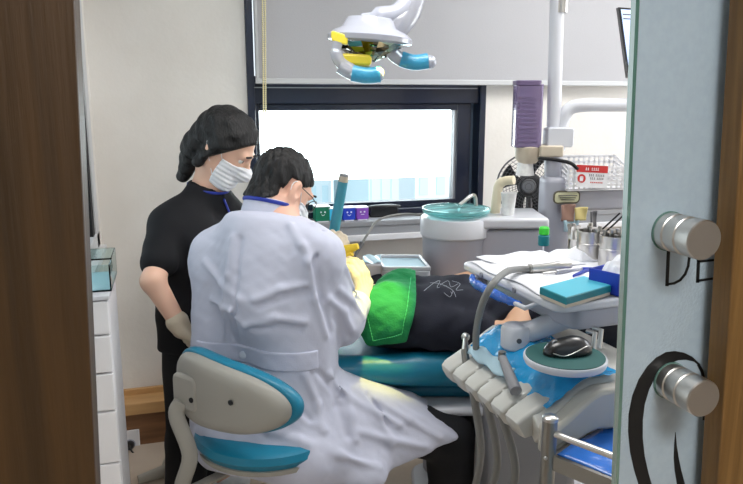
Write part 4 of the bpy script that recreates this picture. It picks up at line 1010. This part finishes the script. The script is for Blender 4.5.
# ------------------------------------------------------------------ the dentist
hd1 = Head(V(283,190,2.03), frame(44,34,0), .97)
shL, shR = V(219,256,2.03), V(309,252,1.89)
elR, wrR = V(341,322,1.95), V(363,298,2.11)
elL, wrL = V(262,300,2.28), V(316,256,2.25)
nk = V(268,214,1.985)
hipL, hipR = V(250,402,2.0), V(292,402,1.91)
knR, anR = V(450,437,2.02), V(452,600,2.04)
knL, anL = V(318,455,2.42), V(322,600,2.40)
handR = hand(wrR, (-.10,.30,.92), (-.75,.55,-.1), 1, (30,40,28), 7, .98)
handL = hand(wrL, (.80,.12,.60), (.05,1,-.1), 1, (50,75,55), 3, .98)
def dentist(P):
    d = hd1.face(P)
    d = smin(d, rc(P,nk,hd1.pt(0,-.03,-.05),.055,.053), .03)
    d = smin(d, rc(P,V(238,410,1.98),V(236,275,2.02),.10,.095), .05); d = smin(d, rc(P,V(292,412,1.90),V(296,275,1.93),.10,.095), .05)
    d = smin(d, rc(P,shL,shR,.05), .05); d = smin(d, rc(P,nk,shL,.05,.04), .05); d = smin(d, rc(P,nk,shR,.05,.04), .05)
    d = smin(d, rc(P,shL,elL,.046,.038), .03); d = smin(d, rc(P,elL,wrL,.038,.026), .02)
    d = smin(d, rc(P,shR,elR,.046,.038), .03); d = smin(d, rc(P,elR,wrR,.038,.026), .02)
    for h,k,a in ((hipL,knL,anL),(hipR,knR,anR)):
        d = smin(d, rc(P,h,k,.078,.052), .04); d = smin(d, rc(P,k,a,.05,.034), .02)
        ft = (a[0]+.10,a[1]+.10,a[2]-.05); d = smin(d, rc(P,(a[0]-.01,a[1]-.01,a[2]-.03),ft,.032,.028), .03)
    d = smin(d, hand_sdf(P,handR), .01); d = smin(d, hand_sdf(P,handL), .01)
    return d
A1z = anR[2]
man = Thing('person', 'seated person in a white coat and glasses leaning over the patient', 'person', (-.30,1.95,0))
vs,fs = surf(dentist,(-.62,1.65,-.02),(.50,2.72,1.52),.005); body = man.part('body', (vs,fs), M['skin'], ang=180)
eyes(man, hd1, body)
def hairfn1(P):
    q = hd1.loc(P); d = el(q,(0,-.016,.034),(.079,.099,.088))
    d = smin(d, el(q,(0,-.062,-.055),(.060,.042,.055)), .03)
    rough = .0035*np.sin(q[:,0]*190+2*np.sin(q[:,1]*60))*np.sin(q[:,1]*120+q[:,2]*90)
    line = -(q[:,2]-(.014+np.where(q[:,1]<0,1.02,.55)*q[:,1]))/1.3
    side = np.where((np.abs(q[:,0])>.05)&(q[:,1]<.004)&(q[:,1]>-.045), -(q[:,2]-.024)/1.1, -1)
    d = smax(d+rough, line, .008); d = smax(d, side, .008)
    return d*hd1.s
vs,fs = surf(hairfn1, tuple(hd1.c-.2), tuple(hd1.c+.2), .004); man.part('hair', (vs,fs), M['hair_black'], body, ang=180)
g = MB()
for s in (-1,1):
    g.tube([hd1.pt(s*(.033+.024*math.cos(a)),.104-.010*abs(math.cos(a)) if math.cos(a)>0 else .104,.002+.018*math.sin(a)) for a in np.linspace(0,2*PI,24,endpoint=False)], .0014, 6, closed=True)
    g.tube([hd1.pt(s*.057,.094,.008),hd1.pt(s*.079,.05,.010),hd1.pt(s*.081,-.015,.016),hd1.pt(s*.079,-.035,-.004)], .0016, 6)
g.tube([hd1.pt(-.009,.106,.006),hd1.pt(0,.110,.008),hd1.pt(.009,.106,.006)], .0014, 6)
man.part('glasses', g, M['frame_brown'], body)
def maskfn(hd, P, g=.006):
    q = hd.loc(P); d = hd.skull(q); d = smin(d, rc(q,(0,.084,-.005),(0,.100,-.035),.014,.02), .02)-g
    d = d+.0012*np.sin(q[:,2]*420)
    d = smax(d, -(q[:,1]-.028), .004); d = smax(d, q[:,2]+.018-.25*np.maximum(0,q[:,1]-.07), .004); d = smax(d, -(q[:,2]+.118), .004)
    return np.maximum(d, -(hd.skull(q)-.001))*hd.s
vs,fs = surf(lambda P: maskfn(hd1,P), tuple(hd1.c-.16), tuple(hd1.c+.16), .004); mk = man.part('face_mask', (vs,fs), M['mask_white'], body, ang=180)
for s in (-1,1): man.part('ear_loop', MB().tube(curve([hd1.pt(s*.062,.035,-.03),hd1.pt(s*.078,.0,.01),hd1.pt(s*.082,-.03,.02),hd1.pt(s*.08,-.036,-.01),hd1.pt(s*.062,.03,-.085)],16), .0012, 6), M['mask_white'], mk)
def trousers1(P):
    d = rc(P,hipL,hipR,.115)
    for h,k,a in ((hipL,knL,anL),(hipR,knR,anR)):
        d = smin(d, rc(P,h,k,.096,.078), .04); d = smin(d, rc(P,k,(a[0],a[1],a[2]+.02),.076,.066), .02)
    d = d+.004*wob(P,22,1)+.003*wob(P,48,3)
    return smax(d, -(P[:,2]-max(.07,anR[2]+.0)), .005)
vs,fs = surf(trousers1,(-.50,1.66,.0),(.42,2.66,.82),.008); man.part('trousers', (vs,fs), M['trouser_black'], body, ang=180)
for a in (anL,anR):
    man.part('shoe', MB().ell((a[0]+.05,a[1]+.05,.045),(.055,.055,.045)).ell((a[0]+.11,a[1]+.11,.04),(.055,.055,.038)), M['shoe'], body)
# the coat ------------------------------------------------------------------
hemA, hemB, hemC = V(424,396,2.08), V(460,440,1.92), V(392,475,1.80)
def coat_base(P):
    d = rc(P,V(233,420,1.97),V(232,278,2.01),.128,.116); d = smin(d, rc(P,V(290,420,1.88),V(302,268,1.915),.128,.118), .09)
    d = smin(d, rc(P,shL,shR,.076), .06); d = smin(d, rc(P,nk,shL,.062,.068), .05); d = smin(d, rc(P,nk,shR,.062,.068), .05)
    d = smin(d, rc(P,V(258,235,1.93),V(262,300,1.87),.09,.10), .08)           # rounded upper back
    d = smax(d, rc(P,V(258,350,1.9),V(256,360,1.9),.40)-.0, .01)
    sl = rc(P,shR,elR,.068,.063); sl = smin(sl, rc(P,elR,tuple(np.array(elR)+.70*(np.array(wrR)-np.array(elR))),.062,.044), .03)
    d = smin(d, sl, .022)
    sl = rc(P,shL,elL,.072,.062); sl = smin(sl, rc(P,elL,tuple(np.array(elL)+.75*(np.array(wrL)-np.array(elL))),.062,.048), .03)
    d = smin(d, sl, .03)
    # skirt over the right thigh and hanging behind
    sk = rc(P,hipR,knR,.128,.098); sk = smin(sk, rc(P,V(310,440,1.84),V(410,452,1.93),.10,.075), .06)
    sk = smin(sk, rc(P,hipL,(knL[0]-.06,knL[1]-.12,knL[2]+.02),.125,.10), .05)
    sk = smin(sk, rc(P,V(285,432,1.90),V(368,478,1.79),.10,.055), .06)
    sk = smax(sk, plane3(P,hemA,hemB,(hemA[0]+.05,hemA[1]+.6,hemA[2]-.03),hipR), .008)
    sk = smax(sk, plane3(P,hemB,hemC,(hemC[0]-.1,hemC[1]+.9,hemC[2]-.06),hipR), .012)
    sk = smin(sk, rc(P,V(222,440,1.84),V(305,458,1.775),.085,.085), .05)
    d = smin(d, sk, .05)
    return d
def coat_plain(P):
    d = coat_base(P); z = P[:,2]
    f1 = .0032*wob(P*A((1,1,.55)),24,.4)+.0020*wob(P*A((1,1,.7)),61,2.1)+.0008*wob(P,140,.3)
    d = d+f1*np.clip((1.25-z)*5+.3,.25,1)
    return d
RID = []; GRV = []
def on(px,py): 
    return trace(coat_base,px,py)
def ridge(pts, r=.007, sink=.002, lst=RID):
    q = [on(*p) for p in pts]; q = [p for p in q if p]
    for a,b in zip(q[:-1],q[1:]): lst.append((a,b,r))
for pts in ([(233,238),(228,275),(224,310),(226,340)],[(290,225),(302,245),(312,262)],[(316,225),(308,262),(316,300),(326,335)],[(255,300),(280,290),(305,285)],[(245,325),(275,318),(305,322)],
            [(212,300),(232,312),(250,330)],[(340,290),(352,300),(364,318)],[(330,300),(344,312),(352,330)],[(345,268),(354,285),(360,300)],[(205,262),(222,285),(240,300)],
            [(345,392),(352,415),(356,440)],[(356,388),(380,415),(392,445)],[(330,375),(352,400),(400,425)],[(270,385),(290,410),(325,430)],[(240,395),(270,430),(310,445)],[(375,400),(410,420),(440,438)],
            [(360,432),(390,440),(425,447)],[(300,440),(340,455),(380,468)],[(305,375),(318,405),(322,430)]): ridge(pts, .006)
for pts in ([(240,240),(236,275),(234,310),(236,335)],[(322,228),(315,262),(322,300),(331,333)],[(258,307),(283,297),(306,292)],[(348,275),(357,292)],[(333,380),(338,405),(347,435)],[(368,395),(388,425)],[(318,372),(340,395)],[(285,395),(310,420)],[(250,330),(280,327),(300,330)],[(336,318),(350,338)]): ridge(pts, .005, lst=GRV)
seam = [on(x,y) for x,y in ((257,212),(258,250),(257,290),(256,345))]
def coat(P):
    d = coat_plain(P)
    for a,b,r in RID: d = smin(d, rc(P,a,b,r*.35), .022)
    for a,b,r in GRV: d = smax(d, -rc(P,a,b,r*.35), .020)
    q = hd1.loc(P)
    d = smax(d, -rc(P,nk,hd1.pt(0,-.03,-.02),.066,.085), .01)     # neck opening
    return d
vs,fs = surf(coat,(-.66,1.62,.36),(.42,2.72,1.34),.0055); ct = man.part('lab_coat', (vs,fs), M['coat_white'], body, ang=180)
nkd = (Vector(hd1.pt(0,-.03,-.03))-Vector(nk)).normalized()
def collar(P):
    c = Vector(nk)+nkd*.02; d = np.abs(rc(P,tuple(c-nkd*.05),tuple(c+nkd*.02),.074,.069))-.005
    h = (P-A(tuple(c)))@A(tuple(nkd)); return smax(smax(d, h-.018, .004), -(h+.06), .004)
vs,fs = surf(collar,tuple(A(nk)-.16),tuple(A(nk)+.16),.004); man.part('collar', (vs,fs), M['coat_white'], ct, ang=180)
c0 = Vector(nk)+nkd*.030; e1_ = nkd.cross(Vector((0,1,0))).normalized(); e2_ = nkd.cross(e1_)
man.part('lanyard', MB().tube([c0+(e1_*math.cos(a)+e2_*math.sin(a))*.077-nkd*.018*0 for a in np.linspace(0,2*PI,40,endpoint=False)], .0055, 8, closed=True, flat=.5), M['lanyard'], body)
def belt(P):
    d = coat_plain(P)-.005; d = np.maximum(d, -(coat_plain(P)+.004))
    a,b = V(200,346,1.85),V(330,344,1.85); a2,b2 = V(200,362,1.85),V(330,362,1.85)
    d = smax(d, plane3(P,a,b,(a[0],a[1]+.5,a[2]-.02),V(258,356,1.85)), .003); d = smax(d, plane3(P,a2,b2,(a2[0],a2[1]+.5,a2[2]-.02),V(258,356,1.85)), .003)
    d = smax(d, plane(P,V(196,355,1.9),(-1,.2,0)), .003); d = smax(d, plane(P,V(318,355,1.8),(1,.2,0)), .003)
    return smax(d, P[:,1]-1.98, .003)
vs,fs = surf(belt,(-.66,1.62,.66),(.1,2.05,.92),.004); bl_ = man.part('half_belt', (vs,fs), M['coat_belt'], ct, ang=180)
bp = trace(belt,243,355)
if bp: man.part('button', MB().lathe([(.010,0),(.011,.002),(.011,.004),(.008,.005),(.001,.004)], (bp[0],bp[1]+.001,bp[2]), 20, (-.25,-.95,.1)), M['coat_button'], bl_)
def glove(caps, w, e, pad=.003, cuff=.07):
    ww = Vector(w); d_ = (Vector(e)-ww).normalized()
    return lambda P: smin(hand_sdf(P,caps,pad), rc(P,tuple(ww+d_*cuff),tuple(ww-d_*.01),.036,.031), .014)
for caps,w,e,lb in ((handR,wrR,elR,None),(handL,wrL,elL,None)):
    vs,fs = surf(glove(caps,w,e),tuple(A(w)-.17),tuple(A(w)+.17),.003); man.part('glove', (vs,fs), M['glove_beige'], body, ang=180)
# the wrapped light guide in his left hand
st0, st1 = V(330,254,2.335), V(344,176,2.32)
stick = Thing('curing_light', 'teal wrapped stick with a grey tip held up in the gloved hand', 'tool', st0)
v0,v1 = Vector(st0),Vector(st1)
stick.part('body', MB().tube([v0,v0.lerp(v1,.1),v0.lerp(v1,.93)],[.014,.0185,.0165],20), M['teal_stick'])
stick.part('tip', MB().tube([v0.lerp(v1,.93),v1],[.017,.0165],20), M['bottle_beige'])
stick.part('end_cap', MB().tube([v1,v1+(v1-v0).normalized()*.006],[.0165,.015],20), M['mid_grey'])
# yellow lumps by the hands: lamp-lit glove fingertips, the yellow light put into their colour
for (a,b),lb in ((((334,254),(358,246)),'long yellow lump painted as a lamp-lit fingertip sticking out between the gloved hands'),(((338,262),(352,253)),'short yellow lump painted as a lamp-lit fingertip above the gloved right hand')):
    p,q = Vector(V(*a,2.24)),Vector(V(*b,2.22))
    solo('lit_fingertip', MB().tube([p,p.lerp(q,.3),p.lerp(q,.6),q],[.012,.019,.016,.010],14), M['yellow_lens'] if False else mat('yellow_lit_glove_%d'%a[0],(240,205,60),.6), lb, 'lit fingertip', tuple(p))
# ------------------------------------------------------------------ the assistant
hd2 = Head(V(226,147,2.36), frame(98,38,0), 1.02)
n2 = V(208,190,2.38); sR, sL = V(172,226,2.27), V(232,222,2.50)
eR_, wR_ = V(153,281,2.11), V(180,326,2.10)
eL_, wL_ = V(255,285,2.52), V(305,262,2.50)
pR, pL = V(190,318,2.33), V(212,318,2.47)
kR, kL = V(188,440,2.36), V(205,440,2.50)
aR, aL = (kR[0]-.02,kR[1],.09),(kL[0]-.02,kL[1],.09)
h2R = hand(wR_, (.35,.2,-.8), (.7,.5,.3), -1, (25,30,20), 4, .92); h2L = hand(wL_, (.8,-.2,.1), (0,-.3,-1), 1, (30,35,25), 4, .92)
def assistant(P):
    d = hd2.face(P); d = smin(d, rc(P,n2,hd2.pt(0,-.03,-.05),.047,.046), .025)
    d = smin(d, rc(P,pR,V(192,238,2.31),.085,.08), .05); d = smin(d, rc(P,pL,V(214,238,2.45),.085,.08), .05)
    d = smin(d, rc(P,n2,sR,.04,.036), .04); d = smin(d, rc(P,n2,sL,.04,.036), .04)
    for s,e,w in ((sR,eR_,wR_),(sL,eL_,wL_)): d = smin(d, rc(P,s,e,.043,.037), .02); d = smin(d, rc(P,e,w,.037,.025), .015)
    for p,k,a in ((pR,kR,aR),(pL,kL,aL)):
        d = smin(d, rc(P,p,k,.075,.05), .04); d = smin(d, rc(P,k,a,.048,.034), .02); d = smin(d, rc(P,a,(a[0]+.13,a[1],.035),.035,.03), .02)
    d = smin(d, hand_sdf(P,h2R), .01); d = smin(d, hand_sdf(P,h2L), .01)
    return d
nur = Thing('person', 'standing person in black short sleeved clothes and white mask looking down', 'person', (-.62,2.40,0))
vs,fs = surf(assistant,(-.95,2.0,-.02),(-.05,2.75,1.62),.005); b2 = nur.part('body', (vs,fs), M['skin_light'], ang=180)
eyes(nur, hd2, b2)
def hairfn2(P):
    q = hd2.loc(P); d = el(q,(0,-.016,.036),(.090,.106,.092))
    d = smin(d, el(q,(0,-.075,-.03),(.07,.05,.085)), .03); d = smin(d, rc(q,(0,-.085,-.06),(0,-.06,-.17),.045,.022), .02)
    d = smin(d, rc(q,(-.070,.0,.02),(-.066,-.03,-.08),.026,.02), .02); d = smin(d, rc(q,(.070,.0,.02),(.066,-.03,-.08),.026,.02), .02)
    d = d+.003*np.sin(q[:,2]*150+q[:,0]*90)*np.sin(q[:,1]*70)
    return smax(d, np.minimum(-(q[:,2]-(-.03+1.3*q[:,1]))/1.6, (q[:,1]+.01)), .01)*hd2.s
vs,fs = surf(hairfn2, tuple(hd2.c-.24), tuple(hd2.c+.24), .0045); nur.part('hair', (vs,fs), M['hair_black'], b2, ang=180)
vs,fs = surf(lambda P: maskfn(hd2,P,.008), tuple(hd2.c-.16), tuple(hd2.c+.16), .004); mk = nur.part('face_mask', (vs,fs), M['mask_white'], b2, ang=180)
for s in (-1,1): nur.part('ear_loop', MB().tube(curve([hd2.pt(s*.062,.035,-.03),hd2.pt(s*.080,.0,.01),hd2.pt(s*.084,-.03,.01),hd2.pt(s*.08,-.036,-.01),hd2.pt(s*.062,.03,-.085)],16), .0012, 6), M['mask_white'], mk)
def scrub(P):
    d = rc(P,(pR[0],pR[1],pR[2]-.10),V(190,240,2.30),.115,.112); d = smin(d, rc(P,(pL[0],pL[1],pL[2]-.10),V(214,240,2.45),.115,.112), .07)
    d = smin(d, rc(P,n2,sR,.056,.066), .05); d = smin(d, rc(P,n2,sL,.056,.066), .05)
    for s,e in ((sR,eR_),(sL,eL_)): d = smin(d, rc(P,s,tuple(np.array(s)+.66*(np.array(e)-np.array(s))),.066,.060), .025)
    for s,e in ((sR,eR_),(sL,eL_)):
        n = np.array(e)-np.array(s); cut = plane(P,tuple(np.array(s)+.86*n),n); near = rc(P,s,e,.12)
        d = np.where(near < 0, smax(d, cut, .006), d) if False else d
    d = d+.005*wob(P,20,.7)+.003*wob(P,47,1.9)
    d = smax(d, -rc(P,n2,hd2.pt(0,-.03,-.03),.056,.075), .01)
    return smax(d, -(P[:,2]-.66), .006)
vs,fs = surf(scrub,(-1.0,2.0,.6),(-.1,2.75,1.40),.007); sc2 = nur.part('scrub_top', (vs,fs), M['scrub_black'], b2, ang=180)
def trousers2(P):
    d = rc(P,pR,pL,.10)
    for p,k,a in ((pR,kR,aR),(pL,kL,aL)): d = smin(d, rc(P,p,k,.098,.078), .03); d = smin(d, rc(P,k,a,.078,.075), .02)
    return smax(d+.004*wob(P,21,5), -(P[:,2]-.06), .005)
vs,fs = surf(trousers2,(-.9,2.15,.0),(-.3,2.7,.95),.009); nur.part('trousers', (vs,fs), M['trouser_black'], b2, ang=180)
for a in (aR,aL): nur.part('shoe', MB().ell((a[0]+.02,a[1],.04),(.06,.05,.04)).ell((a[0]+.12,a[1],.036),(.07,.05,.036)), M['mask_white'], b2)
nd = (Vector(hd2.pt(0,-.03,-.03))-Vector(n2)).normalized(); c0 = Vector(n2)+nd*.01; e1_ = nd.cross(Vector((0,1,0))).normalized(); e2_ = nd.cross(e1_)
ly = MB().tube([c0+(e1_*math.cos(a)+e2_*math.sin(a))*.070 for a in np.linspace(0,2*PI,36,endpoint=False)], .005, 8, closed=True, flat=.5)
q = [trace(scrub,x,y,1.6,3.0) for x,y in ((224,199),(227,206),(231,216),(236,228))]; q = [p for p in q if p]
if len(q) > 2: ly.tube([Vector(p)+Vector((0,-.002,0)) for p in q], .005, 8, flat=.5)
nur.part('lanyard', ly, M['lanyard'], b2)
for caps,w,e in ((h2R,wR_,eR_),(h2L,wL_,eL_)):
    vs,fs = surf(glove(caps,w,e,.003,.015),tuple(A(w)-.16),tuple(A(w)+.16),.0035); nur.part('glove', (vs,fs), M['glove_beige'], b2, ang=180)
# ------------------------------------------------------------------ the patient, lying with the head behind the dentist's arm
hd3 = Head((-.20,2.27,.865), np.array([(0,-1,0),(.05,0,1.0),(-1,0,.05)],dtype=np.float32).T, .98)
hd3.R = np.array([[0,.0,-1],[-1,0,0],[0,1,0]],dtype=np.float32)      # right = -v, forward (face) = up, top of head = -u
sN, sF = (.03,2.10,.82), (.03,2.44,.82)
eN, wN = V(515,337,2.03), V(524,287,2.18)
eF, wF = V(444,290,2.46), V(486,276,2.36)
h3N = hand(wN, (.5,.6,-.1), (0,.2,-1), 1, (20,25,15), 4); h3F = hand(wF, (.6,-.6,0), (0,-.2,-1), -1, (20,25,15), 4)
hpN, hpF = (.55,2.19,.805),(.55,2.36,.80); kN, kF = (.98,2.17,.80),(.98,2.38,.80); aN, aF = (1.38,2.19,.75),(1.38,2.37,.75)
def patient(P):
    d = hd3.face(P); d = smin(d, rc(P,(-.0,2.27,.835),(-.15,2.27,.85),.055,.05), .03)
    d = smin(d, rc(P,sN,sF,.055), .04)
    d = smin(d, rc(P,(.10,2.19,.81),hpN,.082,.085), .05); d = smin(d, rc(P,(.10,2.35,.80),hpF,.082,.085), .05)
    for s,e,w in ((sN,eN,wN),(sF,eF,wF)): d = smin(d, rc(P,s,e,.050,.044), .02); d = smin(d, rc(P,e,w,.046,.032), .015)
    for p,k,a in ((hpN,kN,aN),(hpF,kF,aF)):
        d = smin(d, rc(P,p,k,.08,.055), .04); d = smin(d, rc(P,k,a,.054,.036), .02); d = smin(d, rc(P,a,(a[0]+.07,a[1],a[2]+.15),.036,.03), .02)
    d = smin(d, hand_sdf(P,h3N), .01); d = smin(d, hand_sdf(P,h3F), .01)
    return d
pat = Thing('person', 'person lying on the teal chair in a dark navy tee under a green towel', 'person', (.3,2.27,.72))
vs,fs = surf(patient,(-.42,1.9,.60),(1.55,2.65,1.05),.006); b3 = pat.part('body', (vs,fs), M['skin_patient'], ang=180)
eyes(pat, hd3, b3)
def hairfn3(P):
    q = hd3.loc(P); d = el(q,(0,-.018,.034),(.084,.102,.090)); return smax(d+.002*wob(P,140), -(q[:,2]-(.01+.75*q[:,1])), .008)*hd3.s
vs,fs = surf(hairfn3, tuple(hd3.c-.2), tuple(hd3.c+.2), .005); pat.part('hair', (vs,fs), M['hair_black'], b3, ang=180)
def tee0(P):
    d = rc(P,(.06,2.165,.812),(.58,2.165,.815),.100,.106); d = smin(d, rc(P,(.06,2.36,.80),(.58,2.36,.80),.098,.100), .10)
    d = smin(d, rc(P,(.12,2.27,.845),(.5,2.27,.84),.070,.066), .06)
    d = smin(d, rc(P,sN,tuple(np.array(sN)+.70*(np.array(eN)-np.array(sN))),.072,.066), .03)
    d = smin(d, rc(P,sF,tuple(np.array(sF)+.55*(np.array(eF)-np.array(sF))),.075,.064), .03)
    return d
cutn = Vector(eN)-Vector(sN)
def tee(P):
    d = tee0(P)+.005*wob(P*A((1,1.0,1.0)),24,1.3)+.003*wob(P,52,.2)+.003*np.sin(P[:,0]*70+6*np.sin(P[:,2]*18))*np.clip((P[:,0]-.05)*5,0,1)
    d = smax(d, P[:,0]-.60, .006)
    return smax(d, -rc(P,(-.06,2.27,.85),(-.2,2.27,.86),.085), .01)
vs,fs = surf(tee,(-.10,1.92,.66),(.66,2.62,1.02),.006); tz = pat.part('tee_shirt', (vs,fs), M['tee_navy'], b3, ang=180)
pr = MB()
for pts in ([(424,291),(434,283),(440,281),(437,288),(446,286),(452,294)],[(440,285),(448,281),(451,287),(458,284)],[(430,283),(440,284),(452,290),(456,297)],[(444,293),(450,297),(453,291)],[(452,281),(460,284),(456,290),(463,290)]):
    q = [trace(tee,x,y,1.5,3.0) for x,y in pts]; q = [Vector(p)+Vector((0,-.001,.001)) for p in q if p]
    if len(q) > 2: pr.tube(curve(q,18), .0006, 5)
if pr.v: pat.part('chest_print', pr, M['thread_white'], tz)
def shorts(P):
    d = rc(P,hpN,tuple(np.array(kN)*.9+np.array(hpN)*.1),.112,.085); d = smin(d, rc(P,hpF,tuple(np.array(kF)*.9+np.array(hpF)*.1),.112,.085), .02)
    return d+.004*wob(P,24)
vs,fs = surf(shorts,(.40,1.98,.66),(1.10,2.56,.97),.009); pat.part('trousers', (vs,fs), M['short_dark'], b3, ang=180)
for a in (aN,aF): pat.part('shoe', MB().ell((a[0]+.05,a[1],a[2]+.07),(.05,.05,.13)), M['shoe'], b3)
# the towel
TLa, TLb = V(415,275,2.25), V(405,338,2.06)
def towel(P):
    b = tee0(P); d = np.maximum(b-.018+.007*wob(P,28,2)+.005*wob(P*A((1,.6,1)),62,1)+.002*wob(P,130,2), -(b-.002))
    d = smax(d, plane3(P,TLa,TLb,(TLb[0],TLb[1]-.3,TLb[2]+.0),(0,2.2,.9)), .004)
    d = smax(d, plane3(P,V(378,273,2.27),V(360,300,2.12),V(372,345,2.06),(.1,2.1,.85)), .004)
    d = smax(d, plane3(P,V(366,346,2.06),V(406,337,2.06),(0,2.5,.73),(.08,2.1,.9)), .004)
    return smax(d, -(P[:,2]-.72), .004)
vs,fs = surf(towel,(-.10,1.95,.70),(.22,2.60,1.04),.0045)
tw = Thing('towel', 'bright green cloth towel spread on the lying person\'s chest', 'towel', (.05,2.2,.94))
tp = tw.part('cloth', (vs,fs), M['towel_green'], ang=180)
for ln in ([(411,277),(409,292),(407,308),(404,322),(402,334)],[(402,334),(392,337),(382,339),(373,341)],[(373,341),(370,328),(367,315),(365,302)],[(365,302),(370,291),(375,281),(379,276)]):
    pts = [trace(towel,x,y,1.4,3) for x,y in ln]; pts = [Vector(p)+Vector((0,-.001,.0005)) for p in pts if p and p[1] < 2.5]
    if len(pts) > 2:
        c_ = curve(pts,28); tw.part('stitched_hem', MB().tube(c_, [.0018 if i%2 else .0006 for i in range(len(c_))], 6), M['towel_stitch'], tp)
# ================================================================== light, sky, camera
sc_ = bpy.context.scene
w = bpy.data.worlds.new('sky'); sc_.world = w; w.use_nodes = True
nt = w.node_tree; bg = nt.nodes['Background']; bg.inputs['Strength'].default_value = 1.6
tc = nt.nodes.new('ShaderNodeTexCoord'); sx = nt.nodes.new('ShaderNodeSeparateXYZ'); cr = nt.nodes.new('ShaderNodeValToRGB')
nt.links.new(tc.outputs['Generated'], sx.inputs[0]); nt.links.new(sx.outputs['Z'], cr.inputs[0])
cr.color_ramp.elements[0].position = .0; cr.color_ramp.elements[0].color = (.94,.97,1,1)
cr.color_ramp.elements[1].position = .6; cr.color_ramp.elements[1].color = (.72,.84,1,1)
nt.links.new(cr.outputs[0], bg.inputs['Color'])
sun = bpy.data.lights.new('sun','SUN'); sun.energy = 2.5; sun.angle = .05; so_ = link(bpy.data.objects.new('sun', sun)); so_.rotation_euler = (math.radians(48),0,math.radians(35))
def area(name, loc, size, power, col=(1,1,1), rot=(0,0,0), sy=None):
    l = bpy.data.lights.new(name,'AREA'); l.energy = power; l.size = size; l.color = col
    if sy: l.shape = 'RECTANGLE'; l.size_y = sy
    o = link(bpy.data.objects.new(name, l)); o.location = loc; o.rotation_euler = rot; return o
def panel(x, y, s, power):
    pm = struct('ceiling_light', MB().box((x-s/2-.02,y-s/2-.02,ZC-.02),(x+s/2+.02,y+s/2+.02,ZC)), M['white_plastic'], smooth=False)
    area('panel_lamp', (x,y,ZC-.03), s, power, (1,.98,.95))
panel(.5,1.6,.6,14); panel(1.9,2.1,.6,20); panel(.35,-.75,.6,30)
area('side_daylight', (XR+.25,2.1,1.6), 1.4, 34, (.97,.99,1), (0,math.radians(90),0), 1.2)
area('window_daylight', ((wx0+wx1)/2,YW+.35,1.55), 1.1, 20, (.95,.98,1), (math.radians(90),0,math.radians(180)), .9).rotation_euler = (math.radians(-90),0,0)
sl = bpy.data.lights.new('lamp_beam','SPOT'); sl.energy = 75; sl.color = (1,.86,.10); sl.spot_size = math.radians(25); sl.spot_blend = .5; sl.shadow_soft_size = .03
so2 = link(bpy.data.objects.new('lamp_beam', sl)); lp = Vector(V(384,60,LV-.10)); tg = Vector(V(360,325,2.07))
so2.location = toW(lp); dw = Vector(toW(tg))-Vector(toW(lp)); so2.rotation_euler = dw.to_track_quat('-Z','Y').to_euler()
cam = bpy.data.cameras.new('camera'); cam.sensor_width = 36; cam.lens = 36*FPX/743; cam.clip_start = .02
co = link(bpy.data.objects.new('camera', cam)); co.location = (0,0,CAMH); co.rotation_euler = (math.radians(90)-PIT,0,-TH)
sc_.camera = co
vs_ = sc_.view_settings; vs_.view_transform = 'Standard'; vs_.look = 'None'; vs_.gamma = 1; vs_.use_curve_mapping = False; vs_.exposure = 0.0
